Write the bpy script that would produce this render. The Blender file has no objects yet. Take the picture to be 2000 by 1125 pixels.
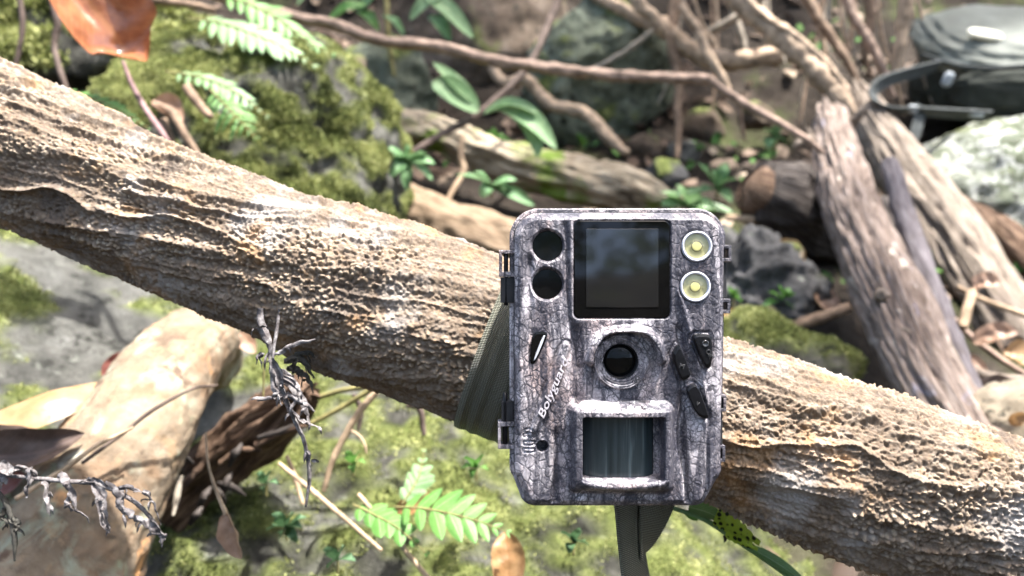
import bpy, math, bmesh
import numpy as np
from mathutils import Matrix, Vector

# ------------------------------------------------------------------ camera, world, sun, exposure
PITCH = math.radians(20.0)
F = 1511.0                                  # focal length in photo pixels (2000 wide)
CAM = np.array([0.0, 0.0, 0.5])
RV = np.array([1.0, 0, 0])
FV = np.array([0, math.cos(PITCH), -math.sin(PITCH)])
UV_ = np.array([0, math.sin(PITCH), math.cos(PITCH)])
SC = bpy.context.scene
COL = SC.collection
cd = bpy.data.cameras.new('camera'); cam = bpy.data.objects.new('camera', cd); COL.objects.link(cam)
cam.location = CAM; cam.rotation_euler = (math.pi / 2 - PITCH, 0, 0)
cd.sensor_width = 36; cd.lens = 18.0 * F / 1000.0
cd.clip_start = 0.01; cd.clip_end = 500
cd.dof.use_dof = True; cd.dof.focus_distance = 0.303; cd.dof.aperture_fstop = 8.8
SC.camera = cam
SUN = RV * 0.27 + UV_ * 0.93 - FV * 0.20
SUN = SUN / np.linalg.norm(SUN)
w = bpy.data.worlds.new('World'); SC.world = w; w.use_nodes = True
nt = w.node_tree; nt.nodes.clear()
sky = nt.nodes.new('ShaderNodeTexSky'); sky.sky_type = 'NISHITA'; sky.sun_disc = False
sky.sun_elevation = math.asin(SUN[2]); sky.sun_rotation = math.atan2(SUN[0], SUN[1])
sky.dust_density = 4.0; sky.ozone_density = 0.6
bg = nt.nodes.new('ShaderNodeBackground'); bg.inputs[1].default_value = 0.15
wo = nt.nodes.new('ShaderNodeOutputWorld')
nt.links.new(sky.outputs[0], bg.inputs[0]); nt.links.new(bg.outputs[0], wo.inputs[0])
ld = bpy.data.lights.new('sun', 'SUN'); ld.energy = 3.0; ld.angle = math.radians(1.3); ld.color = (1, 0.978, 0.945)
so = bpy.data.objects.new('sun', ld); COL.objects.link(so)
so.rotation_euler = Vector(-SUN).to_track_quat('-Z', 'Y').to_euler(); so.location = (1, 0, 6)
vs = SC.view_settings
vs.view_transform = 'Standard'; vs.look = 'None'; vs.gamma = 1; vs.use_curve_mapping = False; vs.exposure = 2.8
SC.render.engine = 'CYCLES'
SC.cycles.use_denoising = True
SC.cycles.max_bounces = 6; SC.cycles.transparent_max_bounces = 4
SC.cycles.sample_clamp_indirect = 6

# ------------------------------------------------------------------ helpers
def W(px, py, d):
    return CAM + FV * d + RV * ((px - 1000) / F * d) + UV_ * ((562.5 - py) / F * d)

rng0 = np.random.default_rng(5)
_perm = rng0.permutation(256); _perm = np.concatenate([_perm, _perm, _perm])
_g = rng0.normal(size=(256, 3)); _g /= np.linalg.norm(_g, axis=1)[:, None]
def pn(P):
    P = np.asarray(P, float); i = np.floor(P).astype(int); f = P - i; i &= 255
    u = f * f * f * (f * (f * 6 - 15) + 10); r = 0
    for dx in (0, 1):
        for dy in (0, 1):
            for dz in (0, 1):
                h = _perm[_perm[_perm[(i[..., 0] + dx) & 255] + ((i[..., 1] + dy) & 255)] + ((i[..., 2] + dz) & 255)]
                g = _g[h]
                d = g[..., 0] * (f[..., 0] - dx) + g[..., 1] * (f[..., 1] - dy) + g[..., 2] * (f[..., 2] - dz)
                wx = u[..., 0] if dx else 1 - u[..., 0]; wy = u[..., 1] if dy else 1 - u[..., 1]; wz = u[..., 2] if dz else 1 - u[..., 2]
                r = r + d * wx * wy * wz
    return r * 1.5
def fbm(P, o=4, g=0.5):
    P = np.asarray(P, float); a = 1; s = 0; t = 0
    for k in range(o):
        s = s + a * pn(P * (2.03 ** k) + 17.3 * k); t += a; a *= g
    return s / t
def worley(u, v):
    iu = np.floor(u).astype(int); iv = np.floor(v).astype(int); best = np.full(u.shape, 9.0); bid = np.zeros(u.shape)
    for a in (-1, 0, 1):
        for b in (-1, 0, 1):
            x = iu + a; y = iv + b
            h = _perm[_perm[x & 255] + (y & 255)]; h2 = _perm[h + 91]; h3 = _perm[h2 + 37]
            d = np.hypot(x + h / 255.0 - u, y + h2 / 255.0 - v)
            m = d < best; best = np.where(m, d, best); bid = np.where(m, h3 / 255.0, bid)
    return best, bid
def sst(a, b, x):
    t = np.clip((x - a) / (b - a), 0, 1); return t * t * (3 - 2 * t)

def mesh(name, V, Q=None, T=None, uv=None, attrs=None, smooth=True):
    me = bpy.data.meshes.new(name); V = np.asarray(V, np.float32)
    L = []; st = []; n = 0
    if Q is not None and len(Q):
        Q = np.asarray(Q, np.int32); L.append(Q.ravel()); st.append(np.arange(len(Q)) * 4); n = len(Q) * 4
    if T is not None and len(T):
        T = np.asarray(T, np.int32); L.append(T.ravel()); st.append(n + np.arange(len(T)) * 3)
    L = np.concatenate(L); st = np.concatenate(st)
    me.vertices.add(len(V)); me.vertices.foreach_set('co', V.ravel())
    me.loops.add(len(L)); me.loops.foreach_set('vertex_index', L)
    me.polygons.add(len(st)); me.polygons.foreach_set('loop_start', st.astype(np.int32))
    me.polygons.foreach_set('use_smooth', np.full(len(st), smooth))
    if uv is not None:
        l = me.uv_layers.new(name='UVMap'); l.data.foreach_set('uv', np.asarray(uv, np.float32)[L].ravel())
    for k, a in (attrs or {}).items():
        me.attributes.new(k, 'FLOAT', 'POINT').data.foreach_set('value', np.asarray(a, np.float32))
    me.update(calc_edges=True); me.validate()
    return me

def tag(o, label=None, cat=None, group=None, kind=None):
    if label: o['label'] = label
    if cat: o['category'] = cat
    if group: o['group'] = group
    if kind: o['kind'] = kind
    return o
def link(name, me, mat, parent=None):
    o = bpy.data.objects.new(name, me); COL.objects.link(o)
    if mat is not None and not me.materials: me.materials.append(mat)
    if parent is not None: o.parent = parent
    return o
def obj(name, mat, V, Q=None, T=None, parent=None, uv=None, attrs=None, smooth=True):
    """world-space vertices -> object with its origin at its base (or its parent's)"""
    V = np.asarray(V, float)
    if parent is None:
        loc = np.array([V[:, 0].mean(), V[:, 1].mean(), V[:, 2].min()])
    else:
        loc = np.array(parent.location); pp = parent.parent
        while pp is not None: loc = loc + np.array(pp.location); pp = pp.parent
    o = link(name, mesh(name, V - loc, Q, T, uv, attrs, smooth), mat, parent)
    if parent is None: o.location = loc
    return o
def empty(name, loc):
    o = bpy.data.objects.new(name, None); COL.objects.link(o); o.location = loc; o.empty_display_size = 0.02
    return o

def spline(P, t):
    """Catmull-Rom through rows of P at parameters t in [0, len-1]"""
    P = np.asarray(P, float); n = len(P)
    E = np.vstack([2 * P[0] - P[1], P, 2 * P[-1] - P[-2]])
    i = np.clip(np.floor(t).astype(int), 0, n - 2); f = (t - i)[:, None]
    a, b, c, d = E[i], E[i + 1], E[i + 2], E[i + 3]
    return 0.5 * (2 * b + (c - a) * f + (2 * a - 5 * b + 4 * c - d) * f ** 2 + (3 * b - a - 3 * c + d) * f ** 3)
def frames(C, N0=None):
    T = np.gradient(C, axis=0); T /= np.linalg.norm(T, axis=1)[:, None] + 1e-12
    N = np.zeros_like(C); v = np.array(FV if N0 is None else N0, float)
    for k in range(len(C)):
        v = v - T[k] * v.dot(T[k]); v = v / (np.linalg.norm(v) + 1e-12); N[k] = v
    return T, N, np.cross(T, N)
def gridq(n, m):
    i = np.arange(n - 1)[:, None] * m + np.arange(m - 1)[None, :]
    return np.stack([i, i + 1, i + m + 1, i + m], -1).reshape(-1, 4)
def tube(P, n=40, m=14, disp=None, ang=None, t=None, cap=True, flat=None, hollow=0.0):
    """P rows (x,y,z,r). returns V,Q,T,uv,(S,A,R) arrays"""
    P = np.asarray(P, float)
    if t is None: t = np.linspace(0, len(P) - 1, n)
    c = spline(P, t); C = c[:, :3]; R = np.maximum(c[:, 3], 1e-5)
    Tn, N, B = frames(C)
    S = np.concatenate([[0], np.cumsum(np.linalg.norm(np.diff(C, axis=0), axis=1))])
    a = np.linspace(0, 2 * np.pi, m + 1) if ang is None else ang
    S2, A2 = np.meshgrid(S, a, indexing='ij'); R2 = np.repeat(R[:, None], len(a), 1)
    rr = R2 if disp is None else R2 + disp(S2, A2, R2)
    ca, sa = np.cos(A2), np.sin(A2)
    if flat is not None: ca = ca * flat
    V = C[:, None] + (N[:, None] * ca[..., None] + B[:, None] * sa[..., None]) * rr[..., None]
    n_, m_ = len(S), len(a); V = V.reshape(-1, 3); Q = gridq(n_, m_); T = None
    uv = np.stack([S2, A2 * R.mean()], -1).reshape(-1, 2)
    if cap:
        V = np.vstack([V, C[0] - Tn[0] * R[0] * 0.25 + Tn[0] * R[0] * hollow, C[-1] + Tn[-1] * R[-1] * 0.25 - Tn[-1] * R[-1] * hollow])
        k = len(V) - 2; j = np.arange(m_ - 1)
        T = np.vstack([np.stack([np.full(m_ - 1, k), j + 1, j], -1),
                       np.stack([np.full(m_ - 1, k + 1), (n_ - 1) * m_ + j, (n_ - 1) * m_ + j + 1], -1)])
        uv = np.vstack([uv, [S[0], 0], [S[-1], 0]])
    return V, Q, T, uv, (S2, A2, R2)
def pxpts(L):
    return np.array([list(W(p[0], p[1], p[2])) + [p[3] * p[2] / F] for p in L])
def rough_disp(seed, amp, fs=60, fa=1.2, knots=0):
    def f(S, A, R):
        P = np.stack([S * fs + seed, np.cos(A) * fa + seed * 1.7, np.sin(A) * fa], -1)
        return fbm(P, 3) * amp * R
    return f
def stick(name, L, mat, label=None, cat=None, group=None, n=None, m=12, amp=0.25, fs=60, seed=None, parent=None, fa=1.2, flat=None):
    P = pxpts(L); seed = seed if seed is not None else (abs(hash((L[0][0], L[0][1]))) % 97) * 0.37
    V, Q, T, uv, _ = tube(P, n or max(24, 14 * len(L)), m, rough_disp(seed, amp, fs, fa), flat=flat)
    o = obj(name, mat, V, Q, T, parent=parent, uv=uv)
    return tag(o, label, cat, group)

# ------------------------------------------------------------------ materials
class NT:
    def __init__(s, name):
        s.m = bpy.data.materials.new(name); s.m.use_nodes = True; s.t = s.m.node_tree; s.t.nodes.clear()
        s.out = s.n('OutputMaterial'); s.b = s.n('BsdfPrincipled'); s.l(s.b.outputs[0], s.out.inputs[0])
    def n(s, typ, **k):
        x = s.t.nodes.new('ShaderNode' + typ)
        for a, v in k.items(): setattr(x, a, v)
        return x
    def l(s, a, b): s.t.links.new(a, b)
    def coord(s, kind='Object', scale=(1, 1, 1), loc=(0, 0, 0)):
        tc = s.n('TexCoord'); mp = s.n('Mapping'); s.l(tc.outputs[kind], mp.inputs[0])
        mp.inputs['Scale'].default_value = scale; mp.inputs['Location'].default_value = loc
        return mp.outputs[0]
    def noise(s, vec, scale, detail=4, rough=0.55, dist=0):
        x = s.n('TexNoise'); s.l(vec, x.inputs['Vector'])
        x.inputs['Scale'].default_value = scale; x.inputs['Detail'].default_value = detail
        x.inputs['Roughness'].default_value = rough; x.inputs['Distortion'].default_value = dist
        return x.outputs[0]
    def ramp(s, fac, stops, interp='LINEAR'):
        x = s.n('ValToRGB'); s.l(fac, x.inputs[0]); r = x.color_ramp; r.interpolation = interp
        while len(r.elements) < len(stops): r.elements.new(0.5)
        for e, (p, c) in zip(r.elements, stops):
            e.position = p; e.color = (c, c, c, 1) if isinstance(c, (int, float)) else (*c, 1)
        return x.outputs[0]
    def mix(s, fac, a, b, mode='MIX'):
        x = s.n('Mix', data_type='RGBA', blend_type=mode)
        if isinstance(fac, (int, float)): x.inputs[0].default_value = fac
        else: s.l(fac, x.inputs[0])
        for q, i in ((a, 6), (b, 7)):
            if isinstance(q, tuple): x.inputs[i].default_value = (*q, 1)
            else: s.l(q, x.inputs[i])
        return x.outputs[2]
    def math(s, op, a, b=None):
        x = s.n('Math', operation=op)
        for q, i in ((a, 0), (b, 1)):
            if q is None: continue
            if isinstance(q, (int, float)): x.inputs[i].default_value = q
            else: s.l(q, x.inputs[i])
        return x.outputs[0]
    def bump(s, h, strength, dist=0.001):
        x = s.n('Bump'); x.inputs['Strength'].default_value = strength; x.inputs['Distance'].default_value = dist
        s.l(h, x.inputs['Height']); s.l(x.outputs[0], s.b.inputs['Normal']); return x
    def attr(s, name):
        x = s.n('Attribute', attribute_name=name); return x.outputs['Fac']
    def fin(s, col=None, rough=0.7, spec=0.3, trans=0, tcol=None):
        if col is not None:
            if isinstance(col, tuple): s.b.inputs['Base Color'].default_value = (*col, 1)
            else: s.l(col, s.b.inputs['Base Color'])
        if isinstance(rough, (int, float)): s.b.inputs['Roughness'].default_value = rough
        else: s.l(rough, s.b.inputs['Roughness'])
        s.b.inputs['Specular IOR Level'].default_value = spec
        if trans:
            tr = s.n('BsdfTranslucent'); mx = s.n('MixShader'); mx.inputs[0].default_value = trans
            if tcol is not None: tr.inputs[0].default_value = (*tcol, 1)
            else: s.l(col, tr.inputs[0])
            s.l(s.b.outputs[0], mx.inputs[1]); s.l(tr.outputs[0], mx.inputs[2]); s.l(mx.outputs[0], s.out.inputs[0])
        return s.m

def simple(name, col, rough=0.5, spec=0.4, var=0.25, scale=300, bump=0.0, metal=0):
    k = NT(name); v = k.coord('Object'); nz = k.noise(v, scale, 4)
    c = k.ramp(nz, [(0.3, tuple(x * (1 - var) for x in col)), (0.7, tuple(min(1, x * (1 + var)) for x in col))])
    if bump: k.bump(nz, bump, 0.0005)
    k.b.inputs['Metallic'].default_value = metal
    return k.fin(c, rough, spec)

def layered(name, stops, scale, layers=(), rough=0.8, spec=0.2, bump=0.5, bdist=0.002, coord='Object', stretch=(1, 1, 1), bscale=None, rand=False):
    """noise ramp + patches (colour, scale, lo, hi[, stretch])"""
    k = NT(name); v = k.coord(coord, stretch)
    if rand:
        oi = k.n('ObjectInfo'); ad = k.n('VectorMath', operation='ADD'); k.l(v, ad.inputs[0])
        mu = k.n('VectorMath', operation='SCALE'); k.l(oi.outputs['Location'], mu.inputs[0]); mu.inputs[3].default_value = 7.0
        k.l(mu.outputs[0], ad.inputs[1]); v = ad.outputs[0]
    nz = k.noise(v, scale, 6, 0.62)
    c = k.ramp(nz, stops)
    for i, ly in enumerate(layers):
        v2 = k.coord(coord, ly[4] if len(ly) > 4 else (1, 1, 1), (3.1 * i + 1, 1.7 * i, 5.3 * i))
        f = k.ramp(k.noise(v2, ly[1], 5, 0.6, 0.4), [(ly[2], 0.0), (ly[3], 1.0)])
        c = k.mix(f, c, ly[0])
    if bump: k.bump(k.noise(v, bscale or scale * 2.3, 6, 0.65), bump, bdist)
    return k.fin(c, rough, spec)

MAT = {}
# bark of the big leaning log: ochre warts on grey-brown bark
k = NT('warty_bark'); v = k.coord('Object'); uvc = k.coord('UV')
a_l = k.attr('wart'); a_z = k.attr('zone')
base = k.ramp(k.noise(v, 55, 6, 0.65), [(0.3, (0.08, 0.06, 0.045)), (0.5, (0.15, 0.118, 0.09)), (0.7, (0.245, 0.21, 0.175))])
base = k.mix(k.ramp(k.noise(v, 420, 5, 0.7), [(0.35, 0.0), (0.65, 1.0)]), base, (0.115, 0.08, 0.053))
wart = k.ramp(k.noise(v, 120, 4), [(0.3, (0.235, 0.155, 0.088)), (0.52, (0.325, 0.255, 0.18)), (0.75, (0.42, 0.37, 0.30))])
c = k.mix(k.math('MULTIPLY', a_l, 0.85), base, wart)
c = k.mix(k.ramp(k.noise(k.coord('Object', (1, 1, 1), (4, 2, 1)), 26, 5, 0.6), [(0.54, 0.0), (0.7, 0.7)]), c, (0.36, 0.345, 0.33))
c = k.mix(k.ramp(k.noise(k.coord('Object', (1, 1, 1), (8, 5, 1)), 34, 5, 0.6), [(0.56, 0.0), (0.68, 0.55)]), c, (0.34, 0.19, 0.08))
c = k.mix(k.ramp(k.noise(k.coord('Object', (1, 1, 1), (1, 9, 3)), 30, 6, 0.7), [(0.54, 0.0), (0.64, 0.75)]), c, (0.07, 0.055, 0.045))
k.bump(k.noise(v, 800, 6, 0.75), 0.8, 0.0008)
MAT['bark'] = k.fin(c, 0.85, 0.25)

# camouflage print of the trail camera: cracked pale bark cells with dark vertical bands
k = NT('bark_camouflage_plastic'); v = k.coord('Object')
dn = k.n('TexNoise'); k.l(v, dn.inputs['Vector']); dn.inputs['Scale'].default_value = 260; dn.inputs['Detail'].default_value = 3
sb = k.n('VectorMath', operation='SUBTRACT'); k.l(dn.outputs[1], sb.inputs[0]); sb.inputs[1].default_value = (0.5, 0.5, 0.5)
scv = k.n('VectorMath', operation='SCALE'); k.l(sb.outputs[0], scv.inputs[0]); scv.inputs[3].default_value = 0.004
adv = k.n('VectorMath', operation='ADD'); k.l(v, adv.inputs[0]); k.l(scv.outputs[0], adv.inputs[1])
mp = k.n('Mapping'); k.l(adv.outputs[0], mp.inputs[0]); mp.inputs['Scale'].default_value = (1.0, 0.6, 0.72)
def vor(scale):
    x = k.n('TexVoronoi', feature='DISTANCE_TO_EDGE'); k.l(mp.outputs[0], x.inputs['Vector']); x.inputs['Scale'].default_value = scale
    return x.outputs['Distance']
crack = k.ramp(vor(380), [(0.035, 1.0), (0.11, 0.0)])
crack2 = k.ramp(vor(820), [(0.02, 0.95), (0.14, 0.0)])
crmask = k.ramp(k.noise(k.coord('Object', (1, 1, .6), (2, 2, 2)), 75, 3), [(0.36, 0.1), (0.52, 1.0)])
cell = k.ramp(k.noise(v, 190, 5, 0.6), [(0.30, (0.09, 0.082, 0.09)), (0.42, (0.215, 0.196, 0.208)), (0.55, (0.35, 0.322, 0.338)), (0.70, (0.50, 0.468, 0.485))])
cell = k.mix(k.ramp(k.noise(k.coord('Object', (1, 1, .5), (5, 1, 0)), 60, 3), [(0.5, 0.0), (0.66, 0.6)]), cell, (0.36, 0.25, 0.22))
band = k.math('MAXIMUM', k.ramp(k.noise(k.coord('Object', (1, 0.6, 0.085), (0.5, 0, 0.7)), 80, 3, 0.6, 0.6), [(0.47, 0.0), (0.54, 1.0)]), k.ramp(k.noise(k.coord('Object', (1, 0.6, 0.12), (2.5, 0, 0.2)), 170, 4, 0.65, 0.8), [(0.52, 0.0), (0.58, 0.95)]))
fine = k.ramp(k.noise(v, 900, 4, 0.7), [(0.36, 0.6), (0.56, 1.0)])
c = k.mix(k.math('MULTIPLY', crack, k.ramp(k.noise(k.coord('Object', (1, 1, .8), (7, 7, 3)), 110, 3), [(0.36, 0.1), (0.58, 0.85)])), cell, (0.018, 0.017, 0.024))
c = k.mix(k.math('MULTIPLY', crack2, k.math('MULTIPLY', crmask, 0.8)), c, (0.03, 0.03, 0.04))
c = k.mix(k.math('MULTIPLY', band, k.math('MULTIPLY', fine, 0.93)), c, (0.022, 0.022, 0.032))
hb = k.math('SUBTRACT', 1.0, crack)
k.bump(k.math('ADD', hb, k.math('MULTIPLY', k.noise(v, 900, 4, 0.7), 0.6)), 0.35, 0.0004)
MAT['camo'] = k.fin(c, 0.5, 0.35)

MAT['black_gloss'] = simple('glossy_black_plastic', (0.004, 0.004, 0.004), 0.06, 0.18, 0.1)
MAT['screen'] = simple('screen_glass', (0.003, 0.003, 0.003), 0.03, 0.16, 0.1)
MAT['display'] = simple('display_panel', (0.008, 0.008, 0.008), 0.05, 0.5, 0.05)
MAT['rubber'] = simple('black_rubber', (0.005, 0.005, 0.006), 0.30, 0.22, 0.3, 500, 0.1)
MAT['seal'] = simple('dark_seal', (0.02, 0.02, 0.022), 0.6, 0.3)
MAT['print'] = simple('print_ink', (0.025, 0.025, 0.03), 0.5, 0.3)
MAT['icon'] = simple('raised_icon', (0.03, 0.03, 0.032), 0.15, 0.6)
MAT['logo'] = simple('raised_lettering', (0.40, 0.37, 0.39), 0.25, 0.6, 0.3, 900)
MAT['lamp_rim'] = simple('frosted_lamp_rim', (0.42, 0.43, 0.47), 0.25, 0.5, 0.06)
k = NT('lamp_phosphor'); cxy = k.n('TexCoord')
lr = k.n('VectorMath', operation='LENGTH'); k.l(cxy.outputs['Object'], lr.inputs[0])
c = k.ramp(k.math('MULTIPLY', lr.outputs['Value'], 180.0), [(0.0, (0.46, 0.43, 0.17)), (0.31, (0.45, 0.42, 0.17)), (0.34, (0.11, 0.10, 0.06)), (0.40, (0.37, 0.35, 0.17)), (0.85, (0.44, 0.42, 0.23))])
MAT['phosphor'] = k.fin(c, 0.2, 0.6)
k = NT('clear_lens'); k.b.inputs['Transmission Weight'].default_value = 1.0; k.b.inputs['IOR'].default_value = 1.45
MAT['clear'] = k.fin((0.95, 0.96, 0.96), 0.06, 0.5)
k = NT('motion_sensor_film'); v = k.coord('Object', (1, 1, 0.05)); nz = k.noise(v, 380, 3, 0.6)
MAT['pir'] = k.fin(k.ramp(nz, [(0.3, (0.012, 0.018, 0.02)), (0.6, (0.03, 0.042, 0.046)), (0.78, (0.10, 0.13, 0.135))]), 0.22, 0.5)
# woven webbing: uses UV in metres
k = NT('olive_webbing'); v = k.coord('UV')
w1 = k.n('TexWave', wave_type='BANDS', bands_direction='X'); k.l(v, w1.inputs[0]); w1.inputs['Scale'].default_value = 420
w2 = k.n('TexWave', wave_type='BANDS', bands_direction='Y'); k.l(v, w2.inputs[0]); w2.inputs['Scale'].default_value = 330
hgt = k.math('MULTIPLY', w1.outputs[1], k.math('ADD', k.math('MULTIPLY', w2.outputs[1], 0.6), 0.4))
c = k.mix(hgt, (0.026, 0.026, 0.015), (0.31, 0.305, 0.225))
k.bump(hgt, 1.0, 0.0009)
MAT['webbing'] = k.fin(c, 0.55, 0.4)
# pale smooth root bark
MAT['pale_bark'] = layered('pale_root_bark', [(0.30, (0.075, 0.052, 0.034)), (0.5, (0.155, 0.118, 0.081)), (0.70, (0.235, 0.19, 0.138))], 32,
    [((0.20, 0.14, 0.085), 60, 0.55, 0.66, (1, 1, 1)), ((0.36, 0.38, 0.33), 13, 0.62, 0.74), ((0.24, 0.27, 0.17), 14, 0.60, 0.66), ((0.44, 0.23, 0.10), 17, 0.64, 0.70), ((0.20, 0.205, 0.15), 30, 0.56, 0.64), ((0.085, 0.058, 0.04), 38, 0.58, 0.64), ((0.15, 0.10, 0.062), 22, 0.54, 0.62)],
    0.8, 0.2, 0.9, 0.0016, bscale=150)
def wood(name, dark, mid, light, layers=(), bump=0.7):
    return layered(name, [(0.28, dark), (0.5, mid), (0.72, light)], 26, layers, 0.85, 0.15, bump, 0.004, 'UV', (1.2, 9, 1), 60)
MAT['grey_wood'] = wood('weathered_pink_grey_wood', (0.06, 0.044, 0.035), (0.175, 0.135, 0.113), (0.31, 0.255, 0.22), [((0.27, 0.26, 0.33), 16, 0.62, 0.72, (1, 3, 1)), ((0.5, 0.44, 0.37), 20, 0.62, 0.7, (1, 5, 1))])
MAT['tan_wood'] = wood('bleached_tan_wood', (0.085, 0.067, 0.052), (0.18, 0.145, 0.115), (0.275, 0.23, 0.19))
MAT['ochre_wood'] = wood('ochre_dead_wood', (0.07, 0.048, 0.03), (0.17, 0.12, 0.078), (0.27, 0.205, 0.14))
MAT['purple_bark'] = wood('dull_violet_bark', (0.055, 0.047, 0.049), (0.112, 0.098, 0.103), (0.19, 0.172, 0.178), [((0.09, 0.075, 0.07), 40, 0.6, 0.7)])
MAT['dark_wood'] = wood('dark_rotting_wood', (0.012, 0.010, 0.009), (0.038, 0.031, 0.027), (0.12, 0.105, 0.096))
MAT['brown_rot'] = wood('brown_rotten_wood', (0.022, 0.014, 0.009), (0.085, 0.052, 0.034), (0.26, 0.18, 0.125))
MAT['mossy_wood'] = layered('moss_stained_dead_wood', [(0.3, (0.12, 0.09, 0.06)), (0.5, (0.28, 0.23, 0.165)), (0.7, (0.42, 0.37, 0.29))], 26,
    [((0.13, 0.19, 0.035), 9, 0.50, 0.60), ((0.05, 0.035, 0.022), 13, 0.6, 0.68)], 0.9, 0.15, 0.7, 0.004, 'UV', (1.2, 6, 1), 60)
def twig(name, c):
    return layered(name, [(0.3, tuple(x * .5 for x in c)), (0.5, c), (0.72, tuple(min(1, x * 1.5) for x in c))], 70, (), 0.8, 0.2, 0.6, 0.002)
MAT['vine'] = twig('reddish_brown_vine', (0.21, 0.15, 0.115))
MAT['twig_dark'] = twig('dark_twig', (0.085, 0.062, 0.05))
MAT['twig_tan'] = twig('tan_twig', (0.32, 0.23, 0.15))
MAT['twig_green'] = twig('olive_stalk', (0.17, 0.15, 0.06))
MAT['twig_purple'] = twig('purple_stalk', (0.20, 0.125, 0.12))
MAT['root'] = twig('pale_hanging_root', (0.29, 0.215, 0.15))
MAT['root_grey'] = twig('ash_grey_root', (0.25, 0.215, 0.17))
MAT['root_dark'] = twig('brown_root', (0.16, 0.11, 0.075))
MAT['dead_fern'] = layered('ashy_dried_fern', [(0.32, (0.055, 0.047, 0.047)), (0.5, (0.115, 0.104, 0.103)), (0.68, (0.25, 0.238, 0.235))], 330, (), 0.95, 0.05, 0.6, 0.0008)
MAT['dead_fern_dark'] = layered('dark_dried_fern', [(0.3, (0.018, 0.018, 0.016)), (0.7, (0.07, 0.065, 0.055))], 210, (), 0.8, 0.2, 0.5, 0.0008)
# rock with moss mask attribute
def rockmat(name, stops, moss1=(0.105, 0.125, 0.034), moss2=(0.25, 0.27, 0.10), lich=(0.26, 0.27, 0.23), scale=16, lich_lo=0.61):
    k = NT(name); v = k.coord('Object'); c = k.ramp(k.noise(v, scale, 7, 0.65), stops)
    c = k.mix(k.ramp(k.noise(k.coord('Object', (1, 1, 1), (3, 1, 4)), scale * 2.4, 6, 0.7, 0.5), [(lich_lo, 0.0), (lich_lo + 0.08, 0.9)]), c, lich)
    c = k.mix(k.ramp(k.noise(k.coord('Object', (1, 1, 1), (7, 2, 1)), scale * 3.2, 7, 0.75), [(0.55, 0.0), (0.63, 0.85)]), c, (0.025, 0.025, 0.021))
    mossc = k.ramp(k.noise(v, scale * 5, 5, 0.65), [(0.3, tuple(x * .45 for x in moss1)), (0.5, moss1), (0.72, moss2)])
    c = k.mix(k.attr('moss'), c, mossc)
    k.bump(k.noise(v, scale * 9, 8, 0.75), 1.0, 0.008)
    return k.fin(c, 0.92, 0.15)
MAT['rock_grey'] = rockmat('grey_lichened_rock', [(0.32, (0.04, 0.04, 0.036)), (0.5, (0.115, 0.112, 0.10)), (0.68, (0.20, 0.195, 0.18))])
MAT['rock_moss'] = rockmat('moss_covered_rock', [(0.36, (0.014, 0.014, 0.011)), (0.5, (0.062, 0.06, 0.05)), (0.66, (0.17, 0.165, 0.145))])
MAT['rock_green'] = rockmat('greenish_boulder_stone', [(0.3, (0.07, 0.078, 0.056)), (0.5, (0.14, 0.155, 0.112)), (0.7, (0.25, 0.27, 0.205))], lich=(0.30, 0.34, 0.26))
MAT['rock_white'] = rockmat('white_lichened_stone', [(0.34, (0.05, 0.058, 0.034)), (0.48, (0.14, 0.155, 0.11)), (0.62, (0.27, 0.28, 0.24))], lich=(0.44, 0.45, 0.41), lich_lo=0.49)
MAT['rock_dark'] = rockmat('dark_slate_stone', [(0.3, (0.035, 0.034, 0.035)), (0.5, (0.075, 0.073, 0.073)), (0.7, (0.14, 0.138, 0.138))], lich_lo=0.66)
MAT['rock_pale'] = rockmat('pale_tan_stone', [(0.3, (0.22, 0.17, 0.115)), (0.5, (0.36, 0.30, 0.22)), (0.7, (0.46, 0.41, 0.34))], lich_lo=0.7)
MAT['rock_brown'] = rockmat('brown_earthy_stone', [(0.3, (0.05, 0.036, 0.026)), (0.5, (0.12, 0.09, 0.066)), (0.7, (0.24, 0.19, 0.15))], lich=(0.2, 0.2, 0.15), lich_lo=0.62)
k = NT('forest_soil'); v = k.coord('Object')
c = k.ramp(k.noise(v, 9, 8, 0.7), [(0.3, (0.014, 0.011, 0.009)), (0.5, (0.034, 0.027, 0.021)), (0.66, (0.07, 0.056, 0.045)), (0.8, (0.13, 0.108, 0.09))])
c = k.mix(k.ramp(k.noise(k.coord('Object', (1, 1, 1), (5, 5, 5)), 3, 5, 0.6), [(0.55, 0.0), (0.66, 0.7)]), c, (0.075, 0.095, 0.03))
k.bump(k.noise(v, 60, 7, 0.7), 0.9, 0.02)
MAT['soil'] = k.fin(c, 0.95, 0.1)
def mossblade(name, c1, c2, c3):
    k = NT(name); v = k.coord('Object')
    c = k.ramp(k.attr('rnd'), [(0.0, c1), (0.5, c2), (1.0, c3)])
    return k.fin(c, 0.8, 0.15, 0.3)
MAT['moss'] = mossblade('moss_fronds', (0.03, 0.038, 0.012), (0.17, 0.19, 0.055), (0.40, 0.41, 0.18))
MAT['moss_dark'] = mossblade('moss_fronds_dark', (0.025, 0.055, 0.018), (0.06, 0.11, 0.03), (0.15, 0.22, 0.07))
MAT['litter'] = None
k = NT('dead_leaf_litter'); c = k.ramp(k.attr('rnd'), [(0.0, (0.03, 0.02, 0.014)), (0.5, (0.095, 0.062, 0.042)), (0.8, (0.17, 0.12, 0.085)), (1.0, (0.32, 0.25, 0.18))])
MAT['litter'] = k.fin(c, 0.75, 0.25, 0.12)
k = NT('canopy_foliage'); c = k.ramp(k.attr('rnd'), [(0.0, (0.03, 0.065, 0.014)), (1.0, (0.08, 0.13, 0.03))])
MAT['added_canopy'] = k.fin(c, 0.5, 0.4, 0.35)
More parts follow.
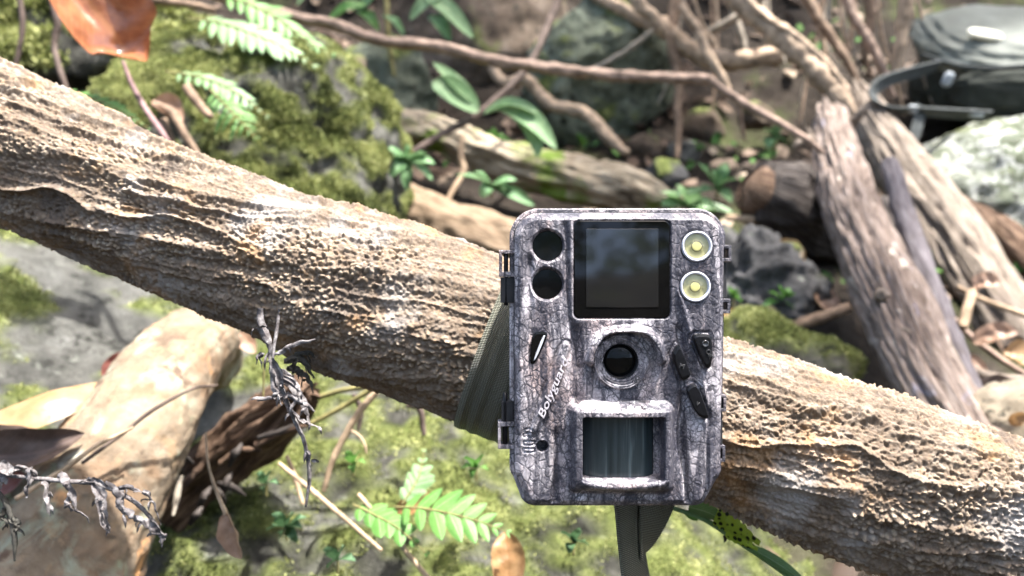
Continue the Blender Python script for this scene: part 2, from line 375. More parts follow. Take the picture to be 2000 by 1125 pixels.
def leafmat(name, c1, c2, trans=0.35, rough=0.45, vein=(0.3, 0.4, 0.2), veins=0.5, spots=None, spec=0.45):
    """UV: u across -1..1 -> 0..1, v along 0..1"""
    k = NT(name); v = k.coord('UV'); ob = k.coord('Object')
    c = k.ramp(k.noise(ob, 90, 5, 0.6), [(0.3, c1), (0.7, c2)])
    sx = k.n('SeparateXYZ'); k.l(v, sx.inputs[0])
    ux = k.math('ABSOLUTE', k.math('SUBTRACT', sx.outputs[0], 0.5))
    mid = k.ramp(ux, [(0.012, 1.0), (0.05, 0.0)])
    sv = k.math('FRACT', k.math('SUBTRACT', k.math('MULTIPLY', sx.outputs[1], 11.0), k.math('MULTIPLY', ux, 6.0)))
    side = k.ramp(sv, [(0.0, 0.55), (0.12, 0.0), (0.9, 0.0), (1.0, 0.55)])
    vm = k.math('MULTIPLY', k.math('MAXIMUM', mid, side), veins)
    c = k.mix(vm, c, vein)
    if spots: c = k.mix(k.ramp(k.noise(ob, spots[1], 4, 0.6), [(spots[2], 0.0), (spots[3], 0.9)]), c, spots[0])
    k.bump(k.math('ADD', vm, k.noise(ob, 260, 4)), 0.35, 0.0008)
    return k.fin(c, rough, spec, trans)
MAT['fern'] = leafmat('fresh_fern_green', (0.055, 0.165, 0.024), (0.115, 0.25, 0.05), 0.32, 0.5, (0.32, 0.46, 0.2))
MAT['fern_pale'] = leafmat('pale_fern_green', (0.11, 0.22, 0.075), (0.20, 0.31, 0.14), 0.35, 0.45, (0.42, 0.52, 0.36))
MAT['leaf_grey'] = leafmat('greyish_green_leaf', (0.12, 0.22, 0.10), (0.23, 0.33, 0.17), 0.3, 0.6, (0.36, 0.46, 0.28), spec=0.25)
MAT['leaf_teal'] = leafmat('bluish_green_leaf', (0.065, 0.15, 0.055), (0.15, 0.26, 0.11), 0.25, 0.6, (0.3, 0.42, 0.3), spec=0.25)
MAT['leaf_orange'] = leafmat('orange_brown_dead_leaf', (0.15, 0.052, 0.024), (0.27, 0.105, 0.048), 0.12, 0.22, (0.42, 0.2, 0.08), 0.35, spots=((0.17, 0.045, 0.02), 30, 0.58, 0.66), spec=0.6)
MAT['leaf_tan'] = leafmat('tan_dead_leaf', (0.25, 0.145, 0.065), (0.38, 0.25, 0.13), 0.3, 0.45, (0.36, 0.2, 0.09), 0.3, spots=((0.30, 0.15, 0.06), 70, 0.60, 0.66))
MAT['leaf_dark'] = leafmat('dark_brown_dead_leaf', (0.05, 0.032, 0.024), (0.105, 0.07, 0.054), 0.08, 0.6, (0.15, 0.1, 0.09), 0.4)
MAT['leaf_red'] = leafmat('dark_red_dead_leaf', (0.12, 0.035, 0.028), (0.22, 0.09, 0.07), 0.15, 0.45, (0.2, 0.1, 0.08), 0.3)
MAT['leaf_brown'] = leafmat('brown_dead_leaf', (0.21, 0.12, 0.075), (0.36, 0.24, 0.165), 0.2, 0.5, (0.2, 0.12, 0.08), 0.4)
MAT['leaf_gold'] = leafmat('golden_brown_dead_leaf', (0.20, 0.10, 0.04), (0.34, 0.21, 0.095), 0.3, 0.4, (0.22, 0.11, 0.04), 0.5)
MAT['gc_leaf'] = leafmat('dark_seedling_green', (0.035, 0.085, 0.035), (0.085, 0.16, 0.07), 0.25, 0.5, (0.14, 0.22, 0.12))
k = NT('spore_dotted_frond'); v = k.coord('Object')
x = k.n('TexVoronoi'); k.l(v, x.inputs['Vector']); x.inputs['Scale'].default_value = 330; x.inputs['Randomness'].default_value = 0.45
c = k.mix(k.ramp(x.outputs['Distance'], [(0.30, 1.0), (0.42, 0.0)]), (0.36, 0.46, 0.05), (0.012, 0.014, 0.006))
MAT['spore'] = k.fin(c, 0.5, 0.3, 0.2)
MAT['pack'] = layered('dark_olive_pack_fabric', [(0.3, (0.018, 0.020, 0.016)), (0.7, (0.038, 0.041, 0.034))], 60, (), 0.85, 0.12, 0.3, 0.002, bscale=500)
MAT['pack_lid'] = layered('sky_lit_pack_lid', [(0.3, (0.10, 0.108, 0.09)), (0.7, (0.175, 0.185, 0.16))], 14, (), 0.7, 0.2, 0.3, 0.003, bscale=30)  # same fabric as the body, coloured paler for the sky light on it
MAT['pack_strap'] = layered('grey_green_strap', [(0.3, (0.04, 0.044, 0.042)), (0.7, (0.075, 0.08, 0.078))], 120, (), 0.8, 0.15, 0.3, 0.001)
MAT['cream'] = simple('cream_sun_glint', (0.74, 0.70, 0.55), 0.5, 0.4, 0.06)  # colour of the sun glint painted on the pack lid
MAT['steel'] = simple('grey_buckle_plastic', (0.25, 0.27, 0.28), 0.5, 0.3, 0.1)

# ------------------------------------------------------------------ ground
def ground_z(x, y):
    x = np.asarray(x, float); y = np.asarray(y, float)
    b = np.interp(y, [-60, -8, -5, -2.2, -1, 0.35, 0.8, 1.2, 1.6, 2.0, 2.6, 5, 9, 60], [6, 3.6, 2.3, 0.7, 0.1, 0.0, 0.09, 0.16, 0.26, 0.50, 1.25, 3.0, 4.2, 7])
    side = 0.35 * sst(1.0, 3.0, np.abs(x)) + 0.08 * (np.maximum(np.abs(x) - 3, 0))
    P = np.stack([x, y, np.zeros_like(x)], -1)
    near = np.exp(-(x ** 2 + y ** 2) / 30)
    return b + side + fbm(P * 0.8, 3) * 0.25 * (1 - 0.7 * near) + fbm(P * 5 + 3, 4) * 0.05 + fbm(P * 24 + 9, 3) * 0.012
def graded(lo, hi, step, far):
    mid = np.arange(lo, hi + 1e-6, step); e = np.geomspace(step, far, 40)
    return np.concatenate([lo - e[::-1], mid, hi + e])
gx = graded(-1.9, 1.9, 0.016, 70); gy = graded(0.1, 2.7, 0.016, 70)
X, Y = np.meshgrid(gx, gy, indexing='xy'); Z = ground_z(X, Y)
n_, m_ = X.shape
o = link('ground', mesh('ground', np.stack([X, Y, Z], -1).reshape(-1, 3), gridq(n_, m_)), MAT['soil'])
tag(o, kind='structure')

# ------------------------------------------------------------------ boulders
_ico = {}
def ico(s):
    if s not in _ico:
        bm = bmesh.new(); bmesh.ops.create_icosphere(bm, subdivisions=s, radius=1.0)
        _ico[s] = (np.array([v.co[:] for v in bm.verts]), np.array([[v.index for v in f.verts] for f in bm.faces])); bm.free()
    return _ico[s]
def rotz(a):
    c, s = math.cos(a), math.sin(a); return np.array([[c, -s, 0], [s, c, 0], [0, 0, 1.0]])
def rotx(a):
    c, s = math.cos(a), math.sin(a); return np.array([[1.0, 0, 0], [0, c, -s], [0, s, c]])
def roty(a):
    c, s = math.cos(a), math.sin(a); return np.array([[c, 0, s], [0, 1.0, 0], [-s, 0, c]])
def rock(name, px, py, d, rad, mat, label, seed, moss=-1.0, sub=6, yaw=0, tilt=0, roll=0, amp=0.16, planes=9, tufts=0, tmat='moss', tl=0.007, cat='boulder', group=None, mossscale=9, fine=0.018, hang=0.0):
    rg = np.random.default_rng(seed); D, T = ico(sub); P = D.copy()
    for _ in range(planes):
        nv = rg.normal(size=3); nv /= np.linalg.norm(nv); q = P @ nv; h = rg.uniform(0.62, 0.88)
        P = P - np.outer(np.maximum(q - h, 0) * 0.85, nv)
    P = P * (1 + amp * fbm(D * 1.7 + seed, 4)[:, None]) * np.array(rad)
    P = P + D * (fbm(P * 28 + seed, 4) * fine + (1 - np.abs(pn(P * 13 + seed))) * fine * 0.5)[:, None]
    M = rotz(yaw) @ rotx(tilt) @ roty(roll); P = P @ M.T + W(px, py, d)
    e1 = P[T[:, 1]] - P[T[:, 0]]; e2 = P[T[:, 2]] - P[T[:, 0]]; fn = np.cross(e1, e2); ar = np.linalg.norm(fn, axis=1); fn = fn / (ar[:, None] + 1e-15)
    vn = np.zeros_like(P)
    for j in range(3): np.add.at(vn, T[:, j], fn)
    vn /= np.linalg.norm(vn, axis=1)[:, None] + 1e-12
    mk = sst(-0.12, 0.12, fbm(P * mossscale + seed * 3, 5) + moss + 0.35 * vn[:, 2])
    P = P + vn * (mk * 0.004)[:, None]
    o = obj(name, MAT[mat], P, None, T, attrs={'moss': mk}); tag(o, label, cat, group)
    if tufts:
        tocam = CAM - P[T[:, 0]]; tocam /= np.linalg.norm(tocam, axis=1)[:, None]
        wgt = ar * np.clip(mk[T[:, 0]] - 0.25, 0, 1) * ((fn * tocam).sum(1) > -0.35)
        if wgt.sum() > 0:
            ix = rg.choice(len(T), tufts, p=wgt / wgt.sum())
            b = rg.dirichlet((1, 1, 1), tufts); pos = (P[T[ix]] * b[..., None]).sum(1); N = fn[ix]
            clump = fbm(pos * 45, 3); V = []; rn = []
            for q in range(2):
                dr = N * rg.uniform(0.3, 1.1, (tufts, 1)) + rg.normal(size=(tufts, 3)) * 0.5 + np.array([0, 0, -hang])
                dr /= np.linalg.norm(dr, axis=1)[:, None]; sd = np.cross(dr, rg.normal(size=(tufts, 3))); sd /= np.linalg.norm(sd, axis=1)[:, None]
                L = tl * rg.uniform(0.4, 1.25, (tufts, 1)) * (1 + 0.5 * clump[:, None]); wd = L * rg.uniform(0.07, 0.26, (tufts, 1))
                V.append(np.stack([pos - dr * 0.0005, pos + dr * L * .5 + sd * wd, pos + dr * L, pos + dr * L * .5 - sd * wd], 1))
                rn.append(np.clip(0.46 + clump * 0.8 + fbm(pos * 11 + seed, 2) * 0.7 + rg.normal(size=tufts) * 0.26, 0, 1))
            V = np.concatenate(V).reshape(-1, 3); rn = np.repeat(np.concatenate(rn), 4)
            s = obj('moss', MAT[tmat], V, np.arange(len(V)).reshape(-1, 4), parent=o, attrs={'rnd': rn}, smooth=False); s['kind'] = 'stuff'
    return o

rock('mossy_rock', 1060, 1080, 0.79, (0.47, 0.30, 0.20), 'rock_moss', 'broad moss-speckled rock spread below the log and the camouflage camera', 3, -0.28, 6, 0.2, 0.10, 0.04, 0.10, 6, 46000, 'moss', 0.0030, mossscale=44, fine=0.012)
rock('grey_boulder', 150, 760, 0.80, (0.27, 0.19, 0.16), 'rock_grey', 'flat-topped grey boulder behind the pale root at left', 14, -0.42, 6, 0.3, 0.1, 0.05, 0.10, 7, 4000, 'moss', 0.004, mossscale=16, fine=0.012)
rock('mossy_boulder', 500, 330, 0.98, (0.19, 0.17, 0.175), 'rock_moss', 'tall moss-draped boulder above the left half of the log', 22, -0.1, 6, 0.5, 0, 0.15, 0.16, 8, 70000, 'moss', 0.0036, mossscale=22, hang=.5)
rock('mossy_boulder', 170, 130, 1.12, (0.27, 0.2, 0.12), 'rock_moss', 'dim moss-topped boulder behind the orange leaf at upper left', 31, -0.12, 6, 0.1, 0, 0, 0.16, 8, 30000, 'moss', 0.010, mossscale=12, hang=.4)
rock('round_stone', 668, 172, 1.03, (0.034, 0.034, 0.034), 'rock_brown', 'small rounded tan stone perched beside the tall moss-draped boulder', 41, -0.3, 4, cat='stone')
rock('round_boulder', 765, 165, 1.55, (0.10, 0.09, 0.09), 'rock_green', 'greenish grey boulder under the vine left of the dark hollow', 47, -0.35, 5)
rock('round_boulder', 1170, 165, 1.62, (0.15, 0.12, 0.165), 'rock_green', 'large greenish rounded boulder crossed by the vine above the camera', 55, -0.3, 6, amp=0.1, planes=5)
rock('earthy_rock', 930, 60, 1.78, (0.20, 0.14, 0.19), 'rock_brown', 'dark brown earthy rock in the hollow between two greenish boulders', 61, -0.5, 5)
rock('lichened_boulder', 2010, 430, 1.38, (0.27, 0.2, 0.175), 'rock_white', 'white-lichened boulder carrying the backpack', 66, -0.52, 6, 0.2, amp=0.1, planes=6, mossscale=10)
rock('slate_stone', 1480, 590, 1.0, (0.085, 0.08, 0.08), 'rock_dark', 'dark slate-grey stone just right of the camera lamps', 73, -0.7, 6, cat='stone', fine=0.035, amp=.25)
rock('flat_stone', 1520, 715, 0.80, (0.085, 0.07, 0.036), 'rock_moss', 'flat moss-filmed stone behind the log right of the camera', 79, -0.33, 5, 0, 0.1, 0, tufts=4000, tl=0.004, cat='stone')
rock('pale_stone', 30, 585, 0.98, (0.075, 0.06, 0.05), 'rock_pale', 'pale tan stone at the left edge under the log', 84, -0.8, 5, cat='stone')
rock('pale_stone', 1990, 822, 0.66, (0.036, 0.04, 0.03), 'rock_pale', 'pale tan stone at the right edge beside the stick ends', 88, -0.9, 5, cat='stone')
rng = np.random.default_rng(8)
small = [(1255, 290, 1.5, 38, 'small mottled stone right of the wavy root end'), (1330, 300, 1.5, 32, 'small brown stone under the tip of the straight vine'),
         (1370, 250, 1.6, 40, 'dim rounded stone between hanging roots'), (1300, 345, 1.35, 36, 'grey stone behind the camera top edge'),
         (1415, 330, 1.35, 26, 'small pinkish stone left of the dark log butt'), (1540, 500, 0.95, 24, 'pale cream stone by the foot of the broken log'),
         (1480, 230, 1.55, 34, 'brown stone below the bent vine'), (1240, 205, 1.6, 26, 'small stone at the right foot of the large greenish boulder'),
         (1495, 622, 0.9, 27, 'short rusty-brown stone on the flat moss-filmed stone')]
for i, (a, b, d, r, lb) in enumerate(small):
    rr = r * d / F
    rock('small_stone', a, b, d, (rr * 1.15, rr, rr * 0.85), ['rock_brown', 'rock_grey', 'rock_brown', 'rock_dark'][i % 4] if i != 5 else 'rock_pale', lb, 100 + i, -0.4, 4, cat='stone', group='small stones on the forest floor', fine=0.004)

# ------------------------------------------------------------------ leaning log
LOG = [(-2600, -700, .52, 150), (-1500, -300, .47, 148), (-600, 60, .425, 145), (0, 280, .40, 146), (250, 392, .39, 137), (500, 502, .38, 141), (700, 574, .372, 160),
       (900, 645, .366, 160), (1200, 757, .362, 153), (1415, 826, .358, 153), (1600, 896, .352, 162), (1800, 967, .346, 163), (2000, 1037, .34, 164), (2500, 1220, .33, 165), (3300, 1520, .325, 168), (4600, 2000, .33, 170)]
LP = pxpts(LOG)
tt = np.concatenate([np.linspace(0, 2.85, 60, endpoint=False), np.linspace(2.85, 12.2, 1350, endpoint=False), np.linspace(12.2, 15, 80)])
aa = np.concatenate([np.linspace(0, 1.25, 26, endpoint=False), np.linspace(1.25, 5.03, 330, endpoint=False), np.linspace(5.03, 2 * np.pi, 27)])
ATT = {}
def log_disp(S, A, R):
    x, y = np.cos(A + S * 5), np.sin(A + S * 5)
    Pn = np.stack([S * 14, x * 1.1, y * 1.1], -1)
    d = fbm(Pn, 3) * 0.0048
    warp = fbm(np.stack([S * 22, x * 1.5 + 4, y * 1.5], -1), 3)
    rdg = 1 - np.abs(pn(np.stack([S * 5 + warp * .5, x * 2.6 + 7, y * 2.6 + warp * .8], -1)))
    lft = sst(0.62, 0.38, S / S.max() * 1.0)
    d += (rdg ** 4 - 0.4) * (0.0026 + 0.0022 * lft)
    rd2 = 1 - np.abs(pn(np.stack([S * 20 + warp * 1.0, x * 7 + 2, y * 7 + warp * .8], -1)))
    d += (rd2 ** 4 - 0.3) * 0.0011
    arc = (A + S * 5) * 0.037
    jit = fbm(np.stack([S * 160, x * 7, y * 7], -1), 2) * 0.9
    f1, id1 = worley(S / 0.0024 + jit, arc / 0.0017 + jit)
    f2, id2 = worley(S / 0.0016 + 31 + jit, arc / 0.0012 + 11)
    dens = sst(-0.12, 0.22, fbm(np.stack([S * 17, x * 1.6 + 1, y * 1.6], -1), 4))
    w1 = sst(0.55, 0.15, f1) * (id1 > 0.25) * (0.22 + 0.78 * dens); w2 = sst(0.55, 0.1, f2) * (1 - 0.5 * dens)
    d += w1 * (0.00105 - 0.0003 * lft) * (0.4 + 1.0 * id1) + w2 * 0.00045
    pit = sst(0.40, 0.1, worley(S / 0.0042 + 77 + jit, arc / 0.0034 + 5)[0]) * sst(0.0, 0.4, fbm(np.stack([S * 12 + 9, x, y], -1), 2) + 0.25)
    d -= pit * 0.0011 * (1 - .6 * lft)
    P4 = np.stack([S * 330, x * 15, y * 15], -1)
    d += fbm(P4, 4) * 0.0011 * (0.55 + .45 * dens)
    ATT['wart'] = w1
    return d
V, Q, T, uv, sa = tube(LP, ang=aa, t=tt, disp=log_disp)
wa = np.concatenate([ATT['wart'].ravel(), [0, 0]])
log = obj('leaning_log', MAT['bark'], V, Q, T, uv=uv, attrs={'wart': wa, 'zone': wa * 0})
tag(log, 'thick warty tan log slanting across the whole foreground behind the camera', 'log')

# ------------------------------------------------------------------ trail camera
D0 = 0.285; S = F / D0                       # photo pixels per metre on its face
BX, BY = 1210.0, 988.0                       # photo pixel of its base point
tc = empty('trail_camera', W(BX, BY, D0)); tc.rotation_euler = (-PITCH, 0, 0)
tag(tc, 'small trail camera in bark camouflage strapped to the log', 'camera')
def L3(px, py, h):
    """face pixel + height (in face pixels, towards the viewer) -> local coordinates"""
    px = np.asarray(px, float); py = np.asarray(py, float)
    return np.stack([(px - BX) / S, -(np.zeros_like(px) + h) / S, (BY - py) / S], -1)
def lobj(name, mat, V, Q=None, T=None, parent=None, uv=None, smooth=True):
    return link(name, mesh(name, V, Q, T, uv, None, smooth), MAT[mat], parent or tc)
def arcpts(cx, cy, r, a0, a1, n):
    a = np.radians(np.linspace(a0, a1, n)); return np.stack([cx + r * np.cos(a), cy + r * np.sin(a)], -1)
def chaik(P, n=2):
    P = np.asarray(P, float)
    for _ in range(n):
        Nx = np.roll(P, -1, 0); P = np.stack([P * .75 + Nx * .25, P * .25 + Nx * .75], 1).reshape(-1, 2)
    return P
OUT = np.vstack([arcpts(1054, 462, 49, 180, 270, 12), arcpts(1368, 462, 49, 270, 360, 12),
                 arcpts(1389, 922, 20, 0, 52, 5) , arcpts(1362, 966, 22, 52, 90, 5),
                 arcpts(1046, 964, 24, 90, 138, 5), arcpts(1030, 918, 25, 138, 180, 5)])
def sdpoly(x, y, P):
    best = np.full(x.shape, 1e9); bx = np.zeros_like(x); by = np.zeros_like(x); ins = np.zeros(x.shape, bool)
    n = len(P)
    for i in range(n):
        ax, ay = P[i]; cx, cy = P[(i + 1) % n]; ex, ey = cx - ax, cy - ay
        t = np.clip(((x - ax) * ex + (y - ay) * ey) / (ex * ex + ey * ey + 1e-9), 0, 1)
        qx, qy = ax + t * ex, ay + t * ey; d = np.hypot(x - qx, y - qy); m = d < best
        best = np.where(m, d, best); bx = np.where(m, qx, bx); by = np.where(m, qy, by)
        c = ((ay > y) != (cy > y)) & (x < (cx - ax) * (y - ay) / (cy - ay + 1e-12) + ax); ins ^= c
    return np.where(ins, -best, best), bx, by
def rrect(x, y, x0, x1, y0, y1, r):
    cx, cy = (x0 + x1) / 2, (y0 + y1) / 2; qx = np.abs(x - cx) - (x1 - x0) / 2 + r; qy = np.abs(y - cy) - (y1 - y0) / 2 + r
    return np.hypot(np.maximum(qx, 0), np.maximum(qy, 0)) + np.minimum(np.maximum(qx, qy), 0) - r
def polyd(x, y, P):
    return sdpoly(x, y, np.asarray(P, float))[0]
HOOD = chaik([(1140, 722), (1146, 680), (1160, 652), (1186, 638), (1250, 636), (1280, 648), (1298, 676), (1300, 722)], 2)
HOODI = chaik([(1158, 760), (1155, 700), (1172, 662), (1192, 649), (1248, 648), (1270, 660), (1288, 694), (1290, 722), (1270, 760)], 1)
LOGO = chaik([(1030, 852), (1034, 838), (1094, 676), (1104, 664), (1114, 672), (1112, 690), (1056, 828), (1042, 852)], 2)
def curve_x(y, pts):
    p = np.array(pts, float); return np.interp(y, p[:, 1], p[:, 0])
def relief(x, y):
    h = fbm(np.stack([x / 34, y / 150, x * 0], -1), 3) * 6.0 + fbm(np.stack([x / 11, y / 30, x * 0 + 4], -1), 3) * 1.3
    def groove(pts, wd, amp):
        p = np.array(pts); e = sst(p[0, 1] - 12, p[0, 1] + 12, y) * sst(p[-1, 1] + 12, p[-1, 1] - 12, y)
        return amp * np.exp(-((x - curve_x(y, pts)) / wd) ** 2) * e
    h += groove([(1104, 430), (1108, 560), (1118, 640), (1128, 730)], 7, -7) + groove([(1088, 840), (1086, 990)], 8, -9)
    h += groove([(1326, 640), (1336, 760), (1330, 860), (1346, 990)], 8, -10) + groove([(1322, 560), (1340, 620), (1372, 740), (1384, 860), (1386, 990)], 5, 6)
    h += groove([(1034, 500), (1036, 640), (1042, 700)], 7, -6) + groove([(1318, 430), (1316, 620)], 6, -3) + groove([(1384, 800), (1380, 990)], 4, -7)
    h += groove([(1128, 640), (1132, 720), (1122, 790)], 8, -8)
    h *= sst(0, 14, rrect(x, y, 1119, 1311, 428, 624, 10))
    # lens hood and pocket
    a = polyd(x, y, HOOD); h = h * sst(0, 10, a) + 27 * sst(3, -8, a) * sst(748, 700, y)
    b = polyd(x, y, HOODI); h = np.where(b < 2, h * sst(-4, 2, b) + -4 * (1 - sst(-4, 2, b)), h)
    r = np.hypot(x - 1213, y - 706)
    ring = np.where(r < 55, 9 - 0.0 * r, 0); ring = np.where(r < 51, 8 - (51 - r) * 0.7 + 1.5 * np.sin(r * 1.35), ring)
    h = np.where(r < 55, ring * sst(55, 52, r) + h * sst(52, 55, r), h); h = np.where(r < 34, -26, h)
    # motion sensor housing
    f = rrect(x, y, 1104, 1319, 781, 966, 20); bul = 30 + 10 * np.cos((x - 1212) / 108 * 1.3)
    fl = sst(0, -20, f) * bul * (1 - 0.45 * sst(930, 966, y)); h = h * sst(-4, 6, f) + fl
    lip = np.exp(-((y - (944 - 8 * ((x - 1212) / 80) ** 2)) / 8) ** 2) * sst(1296, 1284, x) * sst(1130, 1142, x); h += lip * 8
    i = rrect(x, y, 1137, 1291, 812, 930, 3); h = np.where(i < 3, -14 + (h + 14) * sst(-2.5, 3, i), h)
    # logo plate
    g = polyd(x, y, LOGO); h = h * sst(-6, 4, g) + 7 * sst(1, -5, g) - 3 * np.exp(-((g - 2) / 2.5) ** 2)
    # round openings
    for cx, cy, R0, dp in ((1070, 480, 29, 16), (1069, 555, 29, 16), (1361, 481, 29, 7), (1358, 560, 29, 7)):
        q = np.hypot(x - cx, y - cy); h = np.where(q < R0 + 9, h * sst(R0, R0 + 9, q), h); h = h - dp * np.clip((R0 + 5 - q) / 8, 0, 1)
    q = np.hypot(x - 1059, y - 872); h = h * sst(8, 16, q) - 26 * sst(12, 9.5, q)
    for (x0, y0, x1, y1) in ((1024, 838, 1040, 844), (1022, 848, 1046, 852), (1022, 868, 1044, 862), (1022, 882, 1044, 876)):
        h -= 3 * sst(3, 0.5, np.abs(rrect(x, y, x0, x1, min(y0, y1), max(y0, y1) + 1, 2)))
    for P_ in BTN.values():
        q = polyd(x, y, P_); h = h * sst(-2, 10, q) - 4 * np.exp(-((q - 3) / 3.0) ** 2)
    # screen recess
    q = rrect(x, y, 1119.5, 1310.5, 429, 623, 13); h = h * sst(-2, 4, q) - 5 * sst(2, -2, q)
    return h
BTN = {'ok': [(1351, 656), (1356, 652), (1382, 652), (1388, 660), (1387, 713), (1379, 719), (1373, 712), (1352, 664)],
       'up': [(1321, 671), (1327, 676), (1343, 718), (1347, 733), (1332, 742), (1327, 738), (1310, 693)],
       'down': [(1353, 748), (1359, 752), (1365, 764), (1382, 811), (1377, 817), (1357, 808), (1338, 762), (1342, 754)]}
gxp = np.arange(992, 1429, 1.3); gyp = np.arange(400, 999, 1.3)
Xp, Yp = np.meshgrid(gxp, gyp, indexing='xy')
sd, qx, qy = sdpoly(Xp, Yp, OUT)
Hh = relief(Xp, Yp)
topness = np.clip((462 - Yp) / 40, 0, 1); bw = 12 + 6 * topness
e = np.clip(1 + sd / bw, 0, 1)
Hh = Hh * (1 - sst(0.2, 1, e)) - e ** 1.35 * bw * (0.75 + 0.75 * topness)
edgeH = -bw * (0.75 + 0.75 * topness)
Hh = np.where(sd > 0, edgeH - np.minimum(sd, 9) * 2.2, Hh)
Xc = np.where(sd > 0, qx, Xp); Yc = np.where(sd > 0, qy, Yp)
keep = (sd < 11)
Vv = L3(Xc, Yc, Hh).reshape(-1, 3); Qf = gridq(*Xp.shape)[:, ::-1]
Qf = Qf[keep.ravel()[Qf].all(1)]
used = np.unique(Qf); remap = np.full(len(Vv), -1); remap[used] = np.arange(len(used))
lobj('front_cover', 'camo', Vv[used], remap[Qf])
# back case: extruded outline with a flange
cen = OUT.mean(0)
def offs(P, o):
    T_ = np.roll(P, -1, 0) - np.roll(P, 1, 0); N_ = np.stack([T_[:, 1], -T_[:, 0]], -1); N_ /= np.linalg.norm(N_, axis=1)[:, None] + 1e-9
    s = np.sign(((P - cen) * N_).sum(1).mean()); return P + N_ * o * s
def extrude(name, mat, prof, outline=None, parent=None, capf=True):
    """prof: list of (offset, height) rings from front to back"""
    O = OUT if outline is None else np.asarray(outline, float)
    R_ = [L3(*offs(O, a).T, b) for a, b in prof]; m = len(O); V = np.vstack(R_); Qs = []
    for r in range(len(R_) - 1):
        j = np.arange(m); j2 = (j + 1) % m; Qs.append(np.stack([r * m + j, r * m + j2, (r + 1) * m + j2, (r + 1) * m + j], -1))
    T_ = []
    for r in (0, len(R_) - 1):
        V = np.vstack([V, V[r * m:(r + 1) * m].mean(0)]); j = np.arange(m); T_.append(np.stack([np.full(m, len(V) - 1), r * m + j, r * m + (j + 1) % m], -1))
    return lobj(name, mat, V, np.vstack(Qs), np.vstack(T_), parent, smooth=False)
extrude('seal', 'seal', [(-5, -30), (1.5, -30), (1.5, -38), (-5, -38)])
extrude('back_case', 'camo', [(2, -36), (7, -36.5), (10, -39), (10, -46), (7, -50), (3, -60), (-2, -150), (-14, -190), (-30, -205)])
# strap bridge at the back of the case that presses on the log
# screen
def panel(name, mat, outline, h0, h1, bev=2.0, parent=None):
    O = np.asarray(outline, float); c = O.mean(0)
    rings = [(O, h0), (O, h1 - bev * .6), (c + (O - c) * (1 - 2 * bev / np.ptp(O[:, 0])), h1)]
    m = len(O); V = np.vstack([L3(*p.T, h) for p, h in rings]); Qs = []
    for r in range(2):
        j = np.arange(m); j2 = (j + 1) % m; Qs.append(np.stack([r * m + j, r * m + j2, (r + 1) * m + j2, (r + 1) * m + j], -1))
    V = np.vstack([V, V[2 * m:3 * m].mean(0)]); j = np.arange(m); T_ = np.stack([np.full(m, 3 * m), 2 * m + j, 2 * m + (j + 1) % m], -1)
    return lobj(name, mat, V, np.vstack(Qs), T_, parent, smooth=False)
def rr_outline(x0, x1, y0, y1, r, n=6):
    return np.vstack([arcpts(x0 + r, y0 + r, r, 180, 270, n), arcpts(x1 - r, y0 + r, r, 270, 360, n), arcpts(x1 - r, y1 - r, r, 0, 90, n), arcpts(x0 + r, y1 - r, r, 90, 180, n)])
scr = panel('screen', 'screen', rr_outline(1121.5, 1308.5, 431, 621, 11), -6, -1.5, 1.2)
panel('display', 'display', rr_outline(1145, 1286, 447, 600, 1.5), -1.5, -0.6, 0.2, scr)
# infrared windows
for cy, cx in ((480, 1070), (555, 1069)):
    panel('infrared_window', 'black_gloss', arcpts(cx, cy, 30, 0, 349, 40), -18, -8.5, 1.5)
# lamps
def disc_stack(name, mat, cx, cy, prof, parent, n=40):
    """prof: (radius, height) list, revolved about the lamp axis; closed by a centre point"""
    O = [arcpts(cx, cy, r, 0, 360 - 360 / n, n) for r, _ in prof]
    org = L3(cx, cy, 0)
    V = np.vstack([L3(*p.T, h) for p, (_, h) in zip(O, prof)] + [L3(cx, cy, prof[-1][1])[None]]) - org; Qs = []
    for r in range(len(prof) - 1):
        j = np.arange(n); j2 = (j + 1) % n; Qs.append(np.stack([r * n + j, r * n + j2, (r + 1) * n + j2, (r + 1) * n + j], -1))
    j = np.arange(n); r = len(prof) - 1; T_ = np.stack([np.full(n, len(V) - 1), r * n + j, r * n + (j + 1) % n], -1)
    o = lobj(name, mat, V, np.vstack(Qs), T_, parent)
    o.location = org if parent is tc else (0, 0, 0)
    return o
for cx, cy in ((1361, 481), (1358, 560)):
    lp = disc_stack('flash_lamp', 'lamp_rim', cx, cy, [(30, -10), (30, 1), (28.5, 3.5), (26.5, 3.5), (24.5, 0), (24, -6)], tc)
    disc_stack('emitter', 'phosphor', cx, cy, [(24.5, -3), (20, -2.2), (10, -1.4), (9.3, -0.6), (7.5, -0.4), (3, -0.3)], lp)
# lens
ln = disc_stack('lens', 'rubber', 1212, 705, [(37, -20), (36.5, -5), (34, -4), (32, -9), (31, -14)], tc)
disc_stack('lens_glass', 'black_gloss', 1212, 705, [(31, -13.5), (24, -9.5), (13, -6.8), (5, -6)], ln)
# motion sensor
th = np.linspace(-1, 1, 25); yy = np.linspace(811, 931, 8)
TT, YY = np.meshgrid(th, yy, indexing='xy')
lobj('motion_sensor_window', 'pir', L3(1207 + 71 * np.sin(TT * 1.35) / math.sin(1.35), YY, -12 + 30 * (np.cos(TT * 1.35) - 0.22)).reshape(-1, 3), gridq(8, 25)[:, ::-1])
